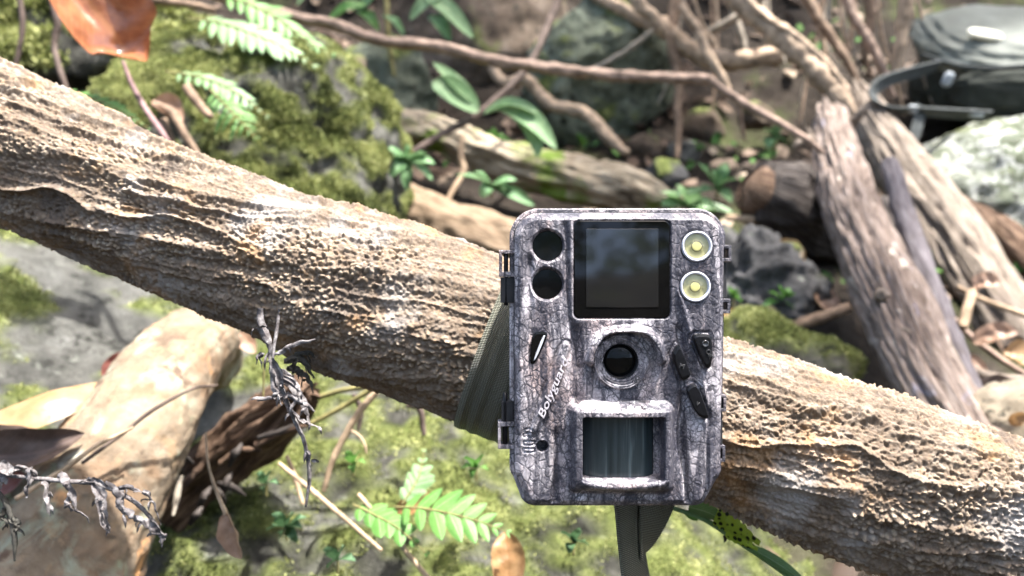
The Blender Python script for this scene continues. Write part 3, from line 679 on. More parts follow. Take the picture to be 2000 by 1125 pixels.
# buttons, indicator, icons
def text(s, px, py, h, size, ang, mat, parent, ext=0.8, shear=0.0, name='lettering', width=None):
    cu = bpy.data.curves.new(name, 'FONT'); cu.body = s; cu.size = size / S; cu.extrude = ext / S; cu.shear = shear; cu.align_x = 'LEFT' if width else 'CENTER'; cu.resolution_u = 4
    cu.bevel_depth = 0.3 / S
    tmp = bpy.data.objects.new('tmp', cu); COL.objects.link(tmp)
    dg = bpy.context.evaluated_depsgraph_get(); me = bpy.data.meshes.new_from_object(tmp.evaluated_get(dg))
    bpy.data.objects.remove(tmp)
    o = link(name, me, MAT[mat], parent)
    if not me.materials: me.materials.append(MAT[mat])
    else: me.materials[0] = MAT[mat]
    sx = 1.0
    if width:
        wd = max(v.co.x for v in me.vertices); sx = width / S / wd
    c, s_ = math.cos(ang), math.sin(ang); p = L3(px, py, h)
    o.matrix_local = Matrix(((c * sx, -s_, 0, p[0]), (0, 0, -1, p[1]), (s_ * sx, c, 0, p[2]), (0, 0, 0, 1)))
    return o
b = panel('button', 'rubber', chaik(BTN['ok'], 1), -4, 15, 3.5); b['label'] = 'black rubber confirm button marked OK'
text('OK', 1378, 692, 15.2, 13, math.radians(-65), 'icon', b, 0.9, name='button_mark')
b['label'] = 'black rubber button marked OK'
rg_ = disc_stack('power_ring', 'icon', 1374, 670, [(6.5, 14.5), (6.5, 16.3), (5, 16.6), (4, 15.2)], b); rg_.location = L3(1374, 670, 0)
b = panel('button', 'rubber', chaik(BTN['up'], 1), -4, 15, 3.5)
text('M', 1327, 718, 15.2, 14, math.radians(-20), 'icon', b, 0.9, name='button_mark')
b = panel('button', 'rubber', chaik(BTN['down'], 1), -4, 15, 3.5)
text('v', 1358, 790, 15.2, 15, math.radians(-20), 'icon', b, 0.9, name='button_mark')
IND = chaik([(1040, 648), (1067, 647), (1070, 656), (1047, 706), (1041, 712), (1035, 708), (1036, 690)], 1)
ind = panel('indicator_window', 'black_gloss', IND, -6, 4.0, 2.5)
panel('window_bevel', 'lamp_rim', chaik([(1060, 655), (1066, 655), (1046, 702), (1041, 704)], 1), 3.8, 6.5, 1.2, ind)
text('Bolyguard', 1061, 818, 6.6, 21, math.radians(66.8), 'logo', tc, 1.6, 0.25, name='maker_lettering', width=128)
text('B', 1244, 746, 17, 20, math.radians(8), 'print', tc, 0.4, name='printed_mark')
text('Y', 1247, 801, 30.0, 17, math.radians(-25), 'print', tc, 0.4, name='printed_mark')
# hinges (left) and latches (right)
def box(V, Q, x0, x1, y0, y1, h0, h1):
    c = np.array([[x0, y0, h0], [x1, y0, h0], [x1, y1, h0], [x0, y1, h0], [x0, y0, h1], [x1, y0, h1], [x1, y1, h1], [x0, y1, h1]], float)
    k_ = len(V) * 8; V.append(L3(c[:, 0], c[:, 1], c[:, 2]))
    Q.append(np.array([[0, 1, 2, 3], [4, 7, 6, 5], [0, 4, 5, 1], [1, 5, 6, 2], [2, 6, 7, 3], [3, 7, 4, 0]]) + k_)
def boxes(name, mat, L, parent=None):
    V, Q = [], []
    for b_ in L: box(V, Q, *b_)
    o = lobj(name, mat, np.vstack(V), np.vstack(Q), None, parent, smooth=False)
    md = o.modifiers.new('bevel', 'BEVEL'); md.width = 0.00018; md.segments = 2
    return o
def pin(parent, x, y0, y1, h, r, mat):
    P = np.array([list(L3(x, y, h)) + [r / S] for y in (y0, (y0 + y1) / 2, y1)]); V, Q, T_, uv, _ = tube(P, 6, 12)
    lobj('hinge_pin', mat, V, Q, T_, parent)
hg = boxes('hinge', 'camo', [(974, 1006, 487, 494, -62, -28), (974, 1006, 530, 540, -62, -28), (974, 980, 494, 530, -62, -28), (997, 1006, 494, 530, -62, -34)])
boxes('hinge_knuckle', 'seal', [(977, 1005, 541, 592, -60, -32)], hg); pin(hg, 988, 489, 597, -36, 4.5, 'rubber')
hg = boxes('hinge', 'camo', [(972, 1004, 829, 838, -62, -28), (972, 1004, 874, 883, -62, -28), (972, 978, 838, 874, -62, -28), (994, 1004, 838, 874, -62, -34)])
boxes('hinge_knuckle', 'seal', [(979, 1003, 788, 828, -60, -32)], hg); pin(hg, 986, 772, 880, -36, 5, 'rubber')
lt = boxes('latch', 'camo', [(1416, 1436, 477, 484, -60, -26), (1416, 1436, 503, 510, -60, -26), (1430, 1436, 484, 503, -60, -26),
                              (1414, 1434, 584, 591, -60, -26), (1414, 1434, 606, 613, -60, -26), (1428, 1434, 591, 606, -60, -26)])
boxes('latch_bar', 'seal', [(1417, 1428, 511, 583, -58, -32)], lt)
lt = boxes('latch', 'camo', [(1410, 1426, 775, 781, -60, -26), (1410, 1426, 802, 808, -60, -26), (1420, 1426, 781, 802, -60, -26),
                              (1409, 1424, 876, 882, -60, -26), (1409, 1424, 902, 908, -60, -26), (1418, 1424, 882, 902, -60, -26)])
boxes('latch_bar', 'seal', [(1411, 1420, 809, 875, -58, -32)], lt)
extrude('strap_bracket', 'seal', [(0, -196), (0, -250), (-6, -256)], rr_outline(1120, 1300, 640, 850, 14))

# ------------------------------------------------------------------ webbing strap round the log
st = empty('webbing_strap', W(960, 800, 0.34)); tag(st, 'olive woven webbing strap wrapped round the log beside the camera', 'strap')
tS = np.linspace(7.19, 8.35, 34)
cS = spline(LP, tS); Tn_, N_, B_ = frames(cS[:, :3])
# reuse the log frame orientation: angle 0 points away from the viewer
na = 120; A_ = np.linspace(0, 2 * np.pi, na)
lo_s = np.concatenate([[0], np.cumsum(np.linalg.norm(np.diff(cS[:, :3], axis=0), axis=1))])
AA, SS = np.meshgrid(A_, lo_s, indexing='ij')
shift = 0.006 * np.cos(AA)                              # the band runs a little askew
prof = np.interp(np.cos(AA + np.pi), [-1, 1], [0.0, 0.0])
RR = cS[:, 3].max() + 0.0045 + 0.0004 * np.sin(SS * 900) + prof
# lower side stretches away towards the camera's back
Cc = cS[:, :3]
V = Cc[None] + (N_[None] * np.cos(AA)[..., None] + B_[None] * np.sin(AA)[..., None]) * RR[..., None]
V2 = Cc[None] + (N_[None] * np.cos(AA)[..., None] + B_[None] * np.sin(AA)[..., None]) * (RR - 0.0016)[..., None]
uvs = np.stack([AA * RR, SS], -1).reshape(-1, 2); nq = V.shape[0] * V.shape[1]
Qa = gridq(na, len(tS))
edge = []
for col_ in (0, len(tS) - 1):
    j = np.arange(na - 1) * len(tS) + col_; edge.append(np.stack([j, j + len(tS), j + len(tS) + nq, j + nq], -1))
obj('band', MAT['webbing'], np.vstack([V.reshape(-1, 3), V2.reshape(-1, 3)]), np.vstack([Qa, Qa[:, ::-1] + nq] + edge), parent=st, uv=np.vstack([uvs, uvs]))
def ribbon(name, L, mat, wid, parent=None, thick=0.0014, n=40, twist=None, nw=8):
    """L rows (px,py,d,angle) ; strap of width wid with thickness; angle turns the flat side about its run (0 faces the viewer)"""
    P = np.array([list(W(p[0], p[1], p[2])) + [p[3]] for p in L]); c = spline(P, np.linspace(0, len(P) - 1, n)); C_ = c[:, :3]
    T1, N1, B1 = frames(C_); an = c[:, 3][:, None]
    side = B1 * np.cos(an) + N1 * np.sin(an); nor = np.cross(T1, side)
    u = np.linspace(-.5, .5, nw)
    Va = C_[:, None] + side[:, None] * (u * wid)[None, :, None] + nor[:, None] * thick / 2; Vb = Va - nor[:, None] * thick
    s_ = np.concatenate([[0], np.cumsum(np.linalg.norm(np.diff(C_, axis=0), axis=1))])
    uv_ = np.stack(np.broadcast_arrays(s_[:, None], (u * wid)[None]), -1).reshape(-1, 2); q = n * nw; G = gridq(n, nw); ed = []
    for col_ in (0, nw - 1):
        j = np.arange(n - 1) * nw + col_; ed.append(np.stack([j, j + nw, j + nw + q, j + q], -1))
    for row in (0, n - 1):
        j = row * nw + np.arange(nw - 1); ed.append(np.stack([j, j + 1, j + 1 + q, j + q], -1))
    return obj(name, mat, np.vstack([Va.reshape(-1, 3), Vb.reshape(-1, 3)]), np.vstack([G, G[:, ::-1] + q] + ed), parent=parent, uv=np.vstack([uv_, uv_]))
ribbon('tail', [(1205, 900, .345, 1.1), (1222, 980, .34, 1.05), (1230, 1040, .338, 1.0), (1242, 1130, .335, .95), (1262, 1260, .335, .8), (1270, 1400, .34, .7)], MAT['webbing'], 0.022, st)
ribbon('tail', [(1300, 920, .352, .2), (1282, 985, .35, .35), (1266, 1050, .348, .9), (1250, 1090, .346, 1.4)], MAT['webbing'], 0.018, st)

# ------------------------------------------------------------------ leaves and fronds
def leafgeo(L, wpx, cup=0.0, roll=0.0, shape=(0.06, 1.0, 0.55, 0.0), n=18, m=9, wav=0.0, seed=0, curl=0.0, N0=None, lobes=0):
    """L rows (px,py,d) along the midrib; wpx full width in photo px at the mean distance"""
    P = np.array([list(W(*p[:3])) for p in L]); t = np.linspace(0, len(P) - 1, n); C_ = spline(P, t)
    wd = wpx * np.mean([p[2] for p in L]) / F
    return leafgeo3(C_, wd, cup, roll, shape, m, wav, seed, curl, N0, lobes)
def leafgeo3(C_, wd, cup=0.0, roll=0.0, shape=(0.06, 1.0, 0.55, 0.0), m=9, wav=0.0, seed=0, curl=0.0, N0=None, lobes=0):
    n = len(C_); v = np.linspace(0, 1, n)
    pw = shape[2]; prof = np.power(np.clip(v, 1e-4, 1), pw * 1.1) * np.power(np.clip(1 - v, 0, 1), 0.75)
    prof = prof / prof.max(); prof = np.maximum(prof, shape[0] * (v < .1) + shape[3])
    if lobes: prof = prof * (0.72 + 0.28 * np.abs(np.sin(v * np.pi * lobes)) ** 0.7)
    T1, N1, B1 = frames(C_, FV - 0.8 * UV_ if N0 is None else N0); u = np.linspace(-1, 1, m)
    ca, sa = math.cos(roll), math.sin(roll); Sd = B1 * ca + N1 * sa; Nr = np.cross(T1, Sd)
    hw = wd / 2 * prof
    U, VV = np.meshgrid(u, v, indexing='xy')
    bend = cup * (U ** 2) + curl * np.abs(U) ** 3
    nz = pn(np.stack([VV * 5 + seed, U * 1.5, U * 0 + seed * .7], -1)) * wav
    X_ = np.sin(np.clip(U * (1 + 0 * bend), -1, 1) * np.maximum(abs(cup), 1e-3)) / math.sin(max(abs(cup), 1e-3)) if abs(cup) > 0.05 else U
    V = C_[:, None] + Sd[:, None] * (X_ * hw[:, None])[..., None] + Nr[:, None] * ((bend + nz) * hw[:, None])[..., None]
    uv = np.stack([(U + 1) / 2, VV], -1).reshape(-1, 2)
    return V.reshape(-1, 3), gridq(n, m), uv
def leaf(name, L, wpx, mat, label=None, cat=None, parent=None, group=None, **k):
    V, Q, uv = leafgeo(L, wpx, **k); o = obj(name, MAT[mat], V, Q, parent=parent, uv=uv)
    return tag(o, label, cat, group)
def frond(name, L, npair, lpx, mat, label, group=None, wr=0.30, ang=60, seed=0, roll=0.0, droop=0.15, stem=2.2, cat='fern', taper=(0.35, 1.0), smat='twig_green', start=0.12, N0=None):
    rg = np.random.default_rng(seed + 3)
    P = np.array([list(W(*p[:3])) for p in L]); md = np.mean([p[2] for p in L])
    e = empty(name, P[0]); tag(e, label, cat, group)
    R = np.linspace(stem, stem * .4, len(P)) * md / F
    V, Q, T, uv, _ = tube(np.hstack([P, R[:, None]]), 30, 7); obj('rachis', MAT[smat], V, Q, T, parent=e, uv=uv)
    ts = np.linspace(start, 0.985, npair); C_ = spline(P, np.linspace(0, len(P) - 1, 200)); T1, N1, B1 = frames(C_, FV - 0.9 * UV_ if N0 is None else N0)
    for i, t in enumerate(ts):
        k_ = int(t * 199); f = math.sin(math.pi * min(1, (t - start) / (1 - start) * 0.86 + 0.2)) ** 0.8
        ln_ = max(0.2, f) * lpx * md / F
        for s in (-1, 1):
            a = math.radians(ang + rg.uniform(-8, 8)) * (1 - 0.35 * t)
            Sd = B1[k_] * math.cos(roll) + N1[k_] * math.sin(roll); Nn = np.cross(T1[k_], Sd)
            dr = T1[k_] * math.cos(a) + Sd * s * math.sin(a); l_ = ln_ * rg.uniform(.85, 1.1)
            q = np.linspace(0, 1, 8)[:, None]
            Cp = C_[k_] + dr * l_ * q + (-UV_ * 0.6 + Nn * rg.uniform(-.5, .5)) * l_ * droop * q ** 2
            Vp, Qp, uvp = leafgeo3(Cp, l_ * wr, cup=0.2, m=5, shape=(0.5, 1, 0.35, 0), N0=Nn, wav=0.1, seed=i + s)
            obj('leaflet', MAT[mat], Vp, Qp, parent=e, uv=uvp)
    return e

# ------------------------------------------------------------------ near left: pale root, dead leaves, dried fronds
def root_disp(S, A, R):
    x, y = np.cos(A), np.sin(A)
    return fbm(np.stack([S * 10, x, y], -1), 3) * 0.16 * R + fbm(np.stack([S * 60, x * 5, y * 5], -1), 5, .65) * 0.085 * R - (np.abs(pn(np.stack([S * 9, x * 4 + 3, y * 4], -1))) < .03) * 0.03 * R
P = pxpts([(-60, 1420, .44, 165), (60, 1220, .46, 160), (150, 1035, .49, 146), (256, 850, .53, 110), (322, 738, .575, 92), (368, 682, .615, 78), (400, 672, .66, 68), (412, 705, .70, 60)])
V, Q, T, uv, _ = tube(P, 260, 110, root_disp)
tag(obj('pale_root', MAT['pale_bark'], V, Q, T, uv=uv), 'smooth pale lichen-blotched root rising from the lower left corner', 'root')
for L_, lb in (([(160, 905, .455, 4), (235, 850, .468, 4), (300, 800, .482, 4), (375, 760, .50, 3), (425, 752, .515, 2)], 'thin dark rootlet lying over the pale root'),
               ([(30, 975, .425, 5), (120, 920, .44, 5), (190, 870, .455, 4), (260, 835, .47, 3)], 'tan rootlet along the left flank of the pale root')):
    stick('rootlet', L_, MAT['twig_tan'] if 'tan' in lb else MAT['twig_dark'], lb, 'root', 'rootlets on the pale root', m=8)
leaf('dead_leaf', [(-120, 880, .47), (-20, 830, .485), (90, 785, .50), (160, 760, .52), (222, 742, .545)], 95, 'leaf_tan', 'long tan dead leaf left of the pale root', 'leaf', cup=-0.35, wav=0.15, roll=0.15, n=30, m=13, shape=(0.1, 1, 0.5, 0.0))
leaf('dead_leaf', [(-90, 905, .455), (0, 892, .46), (80, 882, .465), (166, 846, .475)], 85, 'leaf_dark', 'dark brown rolled leaf under the long tan leaf', 'leaf', cup=0.9, wav=0.3, roll=-0.2, n=26, m=15, seed=4)
leaf('dead_leaf', [(-80, 860, .47), (0, 865, .475), (70, 872, .478), (130, 868, .48)], 60, 'leaf_dark', 'second dark brown leaf tucked above the rolled one', 'leaf', cup=0.7, wav=0.3, roll=0.3, n=22, m=11, seed=9)
leaf('dead_leaf', [(-40, 965, .46), (10, 950, .46), (50, 925, .465)], 60, 'leaf_red', 'small reddish brown leaf at left edge beneath the ashy frond', 'leaf', cup=0.4, wav=0.2)
leaf('dead_leaf', [(205, 745, .60), (232, 718, .605), (262, 680, .61)], 42, 'leaf_red', 'small dark red curled leaf touching the top of the pale root', 'leaf', cup=0.8, wav=0.2)
leaf('dead_leaf', [(405, 640, .66), (450, 652, .665), (500, 690, .67)], 60, 'leaf_brown', 'crumpled brown leaf behind the top of the pale root', 'leaf', cup=0.6, wav=0.5, seed=7)

def dried(name, label, main, strands, mat='dead_fern', seed=0, group='dried fern fronds'):
    e = empty(name, W(*main[0][:3])); tag(e, label, 'dried fern', group)
    P = pxpts([(p[0], p[1], p[2], p[3] * .55) for p in main]); V, Q, T, uv, _ = tube(P, 14 * len(main), 9, rough_disp(seed, 0.5, 300, 1.5)); obj('rachis', MAT[mat], V, Q, T, parent=e, uv=uv)
    rg = np.random.default_rng(seed + 50)
    for i, L in enumerate(strands):
        mt = 'dead_fern_dark' if len(L[0]) > 4 else mat
        P = pxpts([(p[0], p[1], p[2], p[3] * 0.72) for p in L]); Cs = spline(P[:, :3], np.linspace(0, len(P) - 1, 12 * len(P))); Cs = Cs + np.stack([pn(Cs * 260 + q_ * 9 + i) for q_ in range(3)], -1) * 0.0009
        V, Q, uv = leafgeo3(Cs, P[:, 3].max() * 3.0, cup=rg.uniform(.5, 1.1) * rg.choice([-1, 1]), m=7, shape=(0.45, 1, .25, .28), wav=.8, seed=i + seed, N0=rg.normal(size=3) * .8 + FV)
        o = obj('leaflet', MAT[mt], V, Q, parent=e, uv=uv)
        for q in range(3):
            a = L[rg.integers(0, len(L))]; dx, dy = rg.normal(size=2) * 9
            pts = [(a[0], a[1], a[2], 1.8), (a[0] + dx, a[1] + dy * .6 + 4, a[2] - .001, 2.6), (a[0] + dx * 1.3, a[1] + dy + 12, a[2], .8)]
            Cs = spline(pxpts(pts)[:, :3], np.linspace(0, 2, 9)); V, Q, uv = leafgeo3(Cs, 0.0016, cup=.8, m=5, shape=(0.4, 1, .3, .15), wav=.6, seed=q + i, N0=rg.normal(size=3)); obj('scrap', MAT[mt], V, Q, parent=o, uv=uv)
    return e
d = .333
dried('dried_fern', 'ashy dried fern frond hanging down in front of the log left of the strap',
      [(548, 598, .338, 4), (541, 640, .336, 6), (533, 700, d, 6), (540, 740, d, 7), (563, 790, d, 7), (580, 830, d, 8), (594, 862, d, 7), (602, 905, d, 7), (604, 940, d, 7), (597, 990, d, 4)],
      [[(507, 602, .338, 5), (512, 640, .337, 7), (525, 672, .335, 7), (533, 700, .333, 5)],
       [(536, 690, d, 4), (560, 676, .332, 5), (588, 664, .33, 4), (616, 662, .33, 2)],
       [(503, 640, d, 3), (514, 665, d, 7), (524, 690, d, 6), (526, 730, d, 5)],
       [(530, 700, .331, 6), (548, 735, .331, 9), (556, 770, .331, 7), (565, 805, .331, 3)],
       [(545, 720, .335, 8), (570, 735, .335, 12), (588, 765, .335, 10), (600, 790, .336, 6), (606, 825, .336, 3)],
       [(552, 735, .33, 5), (575, 752, .329, 7), (588, 765, .329, 3)],
       [(560, 768, .33, 5), (580, 782, .329, 6), (600, 795, .329, 5), (612, 803, .329, 2)],
       [(575, 805, .331, 5), (592, 822, .33, 6), (605, 826, .33, 4), (622, 832, .33, 2)],
       [(548, 750, .331, 4), (535, 770, .331, 5), (520, 776, .331, 4), (503, 782, .331, 2)],
       [(538, 720, .33, 5), (534, 745, .33, 6), (545, 770, .33, 5), (550, 795, .33, 2)],
       [(600, 880, .332, 4), (608, 900, .331, 5), (607, 920, .331, 2)],
       [(512, 690, d, 3), (505, 700, d, 4), (500, 712, d, 2)],
       [(555, 705, .34, 5, 1), (580, 700, .342, 7, 1), (600, 712, .344, 6, 1), (612, 740, .345, 3, 1)],
       [(570, 712, .342, 5, 1), (592, 725, .344, 7, 1), (606, 745, .345, 6, 1), (614, 768, .345, 2, 1)],
       [(560, 720, .342, 5, 1), (580, 728, .344, 6, 1), (592, 745, .345, 2, 1)],
       [(575, 695, .343, 4, 1), (600, 690, .345, 5, 1), (618, 700, .346, 2, 1)]], seed=2)
d = .36
dried('dried_fern', 'ashy dried fern frond drooping across the pale root at lower left',
      [(-160, 900, .37, 5), (-40, 922, d, 6), (30, 930, d, 7), (85, 936, d, 8), (130, 940, d, 8), (180, 944, d, 8), (220, 956, d, 8), (255, 975, d, 8), (280, 995, d, 8), (300, 1020, d, 7), (322, 1055, d, 5)],
      [[(55, 915, d, 8), (52, 935, .356, 9), (45, 958, .355, 8), (48, 972, .355, 5)],
       [(88, 938, d, 7), (95, 960, .358, 9), (98, 985, .357, 8), (98, 1008, .357, 6)],
       [(112, 928, d, 9), (128, 950, .356, 10), (140, 975, .355, 9), (145, 998, .355, 4)],
       [(136, 962, .356, 5), (130, 980, .355, 5), (124, 992, .355, 2)],
       [(185, 944, d, 6), (196, 968, .358, 7), (202, 1000, .357, 7), (208, 1030, .357, 9), (214, 1042, .357, 4)],
       [(200, 1000, .357, 5), (195, 985, .357, 4), (192, 975, .357, 2)],
       [(205, 948, d, 6), (225, 965, .358, 8), (232, 990, .357, 9), (240, 1005, .357, 5)],
       [(232, 995, .357, 6), (255, 1010, .356, 8), (275, 1018, .356, 7), (288, 1030, .356, 3)],
       [(228, 955, d, 4), (245, 953, .359, 5), (262, 958, .358, 4), (278, 960, .358, 3)],
       [(278, 962, .358, 3), (295, 978, .358, 4), (306, 1005, .358, 4), (312, 1025, .358, 3)],
       [(290, 1010, .358, 6), (305, 1030, .357, 8), (318, 1045, .357, 6), (314, 1060, .357, 3)],
       [(170, 936, .359, 3), (195, 938, .358, 4), (215, 950, .358, 3), (228, 958, .358, 2)],
       [(0, 905, .359, 8), (20, 920, .358, 10), (40, 916, .358, 6)], [(-30, 945, .359, 8), (0, 940, .358, 9), (14, 948, .358, 4)]], seed=6)
dried('dried_fern', 'dark dried frond tip dangling at the left edge', [(-60, 930, .362, 4), (-10, 955, .36, 6), (12, 985, .36, 9), (22, 1015, .36, 9), (28, 1050, .36, 10), (29, 1096, .36, 3)],
      [[(14, 990, .36, 5), (8, 1010, .36, 6), (12, 1025, .36, 2)], [(22, 1010, .36, 5), (32, 1022, .36, 6), (35, 1032, .36, 2)]], mat='dead_fern_dark', seed=9)

# rotten branch stub with torn end
def rot_disp(S, A, R):
    x, y = np.cos(A), np.sin(A)
    r = fbm(np.stack([S * 16, x * 2.2, y * 2.2], -1), 4) * 0.75 * R; s = S / S.max()
    return r - sst(0.72, 1.0, s + 0.25 * pn(np.stack([x * 2, y * 2, x * 0], -1))) * R * 0.45 * (pn(np.stack([x * 3, y * 3, s * 3], -1)) > -.1)
P = pxpts([(330, 1010, .60, 40), (390, 940, .60, 50), (450, 890, .59, 52), (510, 840, .575, 52), (560, 795, .56, 46), (600, 755, .55, 32)])
V, Q, T, uv, _ = tube(P, 120, 60, rot_disp, hollow=1.2)
stub = tag(obj('rotten_branch', MAT['brown_rot'], V, Q, T, uv=uv), 'dark rotten branch stub with torn end right of the pale root', 'branch')
for i, L_ in enumerate([[(500, 870, .55, 7), (540, 850, .545, 8), (585, 835, .54, 5), (600, 832, .54, 2)], [(505, 855, .548, 5), (550, 842, .543, 7), (590, 825, .54, 2)], [(430, 905, .56, 6), (470, 880, .555, 7), (510, 880, .55, 2)],
                        [(505, 770, .57, 7), (495, 800, .568, 9), (500, 830, .566, 5)], [(590, 790, .55, 7), (610, 770, .548, 6), (625, 775, .548, 3)]]):
    stick('splinter', L_, MAT['brown_rot'] if i != 1 else MAT['dark_wood'], parent=stub, m=8, amp=.5)
twl = [([(402, 845, .43, 2), (404, 880, .43, 2.5), (410, 920, .428, 3), (425, 965, .426, 4), (442, 1005, .424, 5)], 'twig_tan', 'thin dry stalk hanging over the dark gap, ending in a withered leaf'),
       ([(350, 930, .53, 8), (345, 970, .525, 7), (338, 1008, .52, 3)], 'root_grey', 'short pale splinter at the right flank of the pale root'),
       ([(560, 800, .56, 4), (640, 770, .55, 5), (700, 757, .545, 5), (760, 752, .54, 4)], 'twig_green', 'olive stalk running right from the torn stub under the log'),
       ([(600, 830, .57, 4), (660, 800, .57, 5), (710, 770, .565, 5), (750, 745, .56, 4)], 'twig_green', 'second olive stalk just below the first under the log'),
       ([(632, 960, .55, 5), (650, 900, .55, 6), (680, 840, .55, 7), (705, 800, .55, 7), (735, 765, .55, 6)], 'twig_tan', 'upright tan twig on the mossy rock under the log'),
       ([(680, 838, .55, 3), (700, 850, .548, 3), (712, 868, .546, 3), (715, 885, .546, 2)], 'twig_tan', 'short side twig curving off the upright tan twig'),
       ([(545, 905, .53, 4), (600, 950, .52, 5), (670, 1010, .51, 5), (745, 1075, .505, 4)], 'twig_tan', 'straight thin tan twig slanting down toward the green fern'),
       ([(700, 965, .50, 4), (760, 1035, .49, 5), (800, 1085, .48, 5), (850, 1145, .475, 5)], 'twig_tan', 'thin brown twig passing under the left fern leaf'),
       ([(516, 700, .45, 2), (515, 740, .45, 2.2), (514, 775, .45, 2)], 'twig_green', 'fine vertical stalk behind the hanging dried frond'),
       ([(560, 890, .56, 4), (575, 930, .555, 5), (592, 985, .55, 4)], 'twig_tan', 'short tan twig leaning under the rotten stub'),
       ([(795, 790, .58, 6), (820, 800, .58, 7), (828, 850, .58, 5)], 'twig_dark', 'dark crooked twig under the log near the strap'),
       ([(1000, 870, .60, 4), (1010, 910, .6, 5), (1014, 950, .6, 3)], 'twig_dark', 'dark thin twig below the left edge of the strap'),
       ([(690, 770, .6, 5), (705, 800, .6, 6), (700, 840, .6, 4)], 'twig_dark', 'dark thin twig standing behind the upright tan twig')]
for L_, mt, lb in twl: stick('twig', L_, MAT[mt], lb, 'twig', 'twigs under the log', m=8, amp=0.3, fs=120)
leaf('withered_leaf', [(440, 1000, .424), (452, 1030, .422), (462, 1060, .421), (472, 1092, .421)], 42, 'leaf_brown', 'withered grey-brown leaf at the end of a hanging stalk', 'leaf', cup=0.9, wav=0.4, N0=RV * .3 + FV)
leaf('dead_leaf', [(985, 1165, .47), (994, 1110, .475), (990, 1070, .48), (985, 1038, .485)], 66, 'leaf_gold', 'golden brown dead leaf standing at the bottom edge left of the strap tail', 'leaf', cup=0.45, wav=0.2, n=24)
leaf('dead_leaf', [(770, 1010, .56), (810, 985, .555), (850, 965, .55)], 42, 'leaf_gold', 'small rusty dead leaf behind the green fern leaves', 'leaf', cup=0.4, wav=0.3)

rg = np.random.default_rng(31)
dbl = ['dark splinter in the gap right of the pale root', 'black bark flake below the rotten stub', 'curled black scrap at the foot of the rotten stub', 'dark crumb-edged bark strip against the pale root',
       'short black stick under the rotten stub', 'dark fibrous scrap near the lower end of the rotten stub', 'blackened twig piece beside the pale splinter', 'dark bark chip low in the gap by the pale root']
for i, lb in enumerate(dbl):
    x0, y0 = 345 + rg.uniform(0, 130), 880 + rg.uniform(0, 130); x0 -= (y0 - 880) * .3; a = rg.uniform(0, 3.1); l_ = rg.uniform(18, 36); dd = .545 + rg.uniform(-.02, .02)
    stick('bark_scrap', [(x0 - math.cos(a) * l_, y0 - math.sin(a) * l_, dd, 3), (x0, y0 - 4, dd - .005, 8), (x0 + math.cos(a) * l_, y0 + math.sin(a) * l_, dd, 3)], MAT['dark_wood'], lb, 'bark scrap', 'dark scraps by the rotten stub', m=8, amp=.8, fs=140, flat=.5)
# green fern leaves at the bottom
frond('fern_leaf', [(770, 990, .49), (820, 992, .48), (880, 1003, .472), (940, 1020, .468), (992, 1040, .466)], 8, 66, 'fern', 'bright green fern leaf pointing right below the camera', 'ferns on the mossy rock', wr=.46, ang=62, seed=1, roll=0.0, droop=0.1)
frond('fern_leaf', [(690, 985, .50), (730, 1005, .49), (775, 1030, .48), (835, 1082, .47)], 7, 44, 'fern', 'bright green fern leaf pointing down-right at the bottom edge', 'ferns on the mossy rock', wr=.75, ang=52, seed=2, roll=0.0, droop=0.1)
frond('fern_leaf', [(785, 985, .52), (805, 955, .525), (820, 925, .53), (828, 880, .54)], 7, 40, 'fern_pale', 'small pale green fern leaf pointing upward on the mossy rock', 'ferns on the mossy rock', wr=.6, ang=60, seed=3, roll=0.0)
frond('fern_leaf', [(110, 480, 1.0), (140, 510, .98), (160, 540, .97), (172, 560, .96)], 7, 34, 'fern', 'small bright fern under the log at far left', 'ferns on the mossy rock', wr=.4, ang=60, seed=4)
# spore-dotted frond under the camera's right corner
sp = empty('fern_frond', W(1560, 1125, .36)); tag(sp, 'green fern frond with black spore dots hanging under the log at lower right', 'fern')
stick('rachis', [(1290, 985, .375, 4), (1370, 1012, .37, 5), (1430, 1050, .366, 5), (1490, 1090, .362, 5), (1560, 1140, .358, 5), (1660, 1215, .354, 5)], MAT['fern_pale'], parent=sp, m=8, amp=.2)
leaf('leaflet', [(1345, 990, .37), (1385, 1002, .368), (1425, 1025, .366)], 38, 'fern_pale', parent=sp, cup=0.3, roll=0.2, shape=(0.4, 1, .3, 0.2))
leaf('leaflet', [(1396, 1010, .364), (1420, 1022, .362), (1450, 1040, .361), (1484, 1062, .360)], 44, 'spore', parent=sp, cup=0.3, lobes=7, n=44, m=11, shape=(0.6, 1, .2, 0.3), wav=.12)
leaf('leaflet', [(1418, 1040, .362), (1450, 1056, .361), (1480, 1074, .360)], 30, 'spore', parent=sp, cup=0.3, lobes=5, n=30, m=9, shape=(0.6, 1, .2, 0.3), wav=.12)
leaf('leaflet', [(1470, 1072, .361), (1510, 1095, .359), (1550, 1122, .357), (1600, 1165, .355)], 24, 'fern_pale', parent=sp, cup=0.4, shape=(0.4, 1, .3, 0.2))
leaf('leaflet', [(1335, 1000, .372), (1350, 1010, .371), (1364, 1017, .37)], 12, 'fern', parent=sp, cup=0.3)
leaf('leaflet', [(1412, 1046, .366), (1416, 1052, .366), (1414, 1060, .366)], 8, 'dead_fern_dark', parent=sp, cup=0.3)

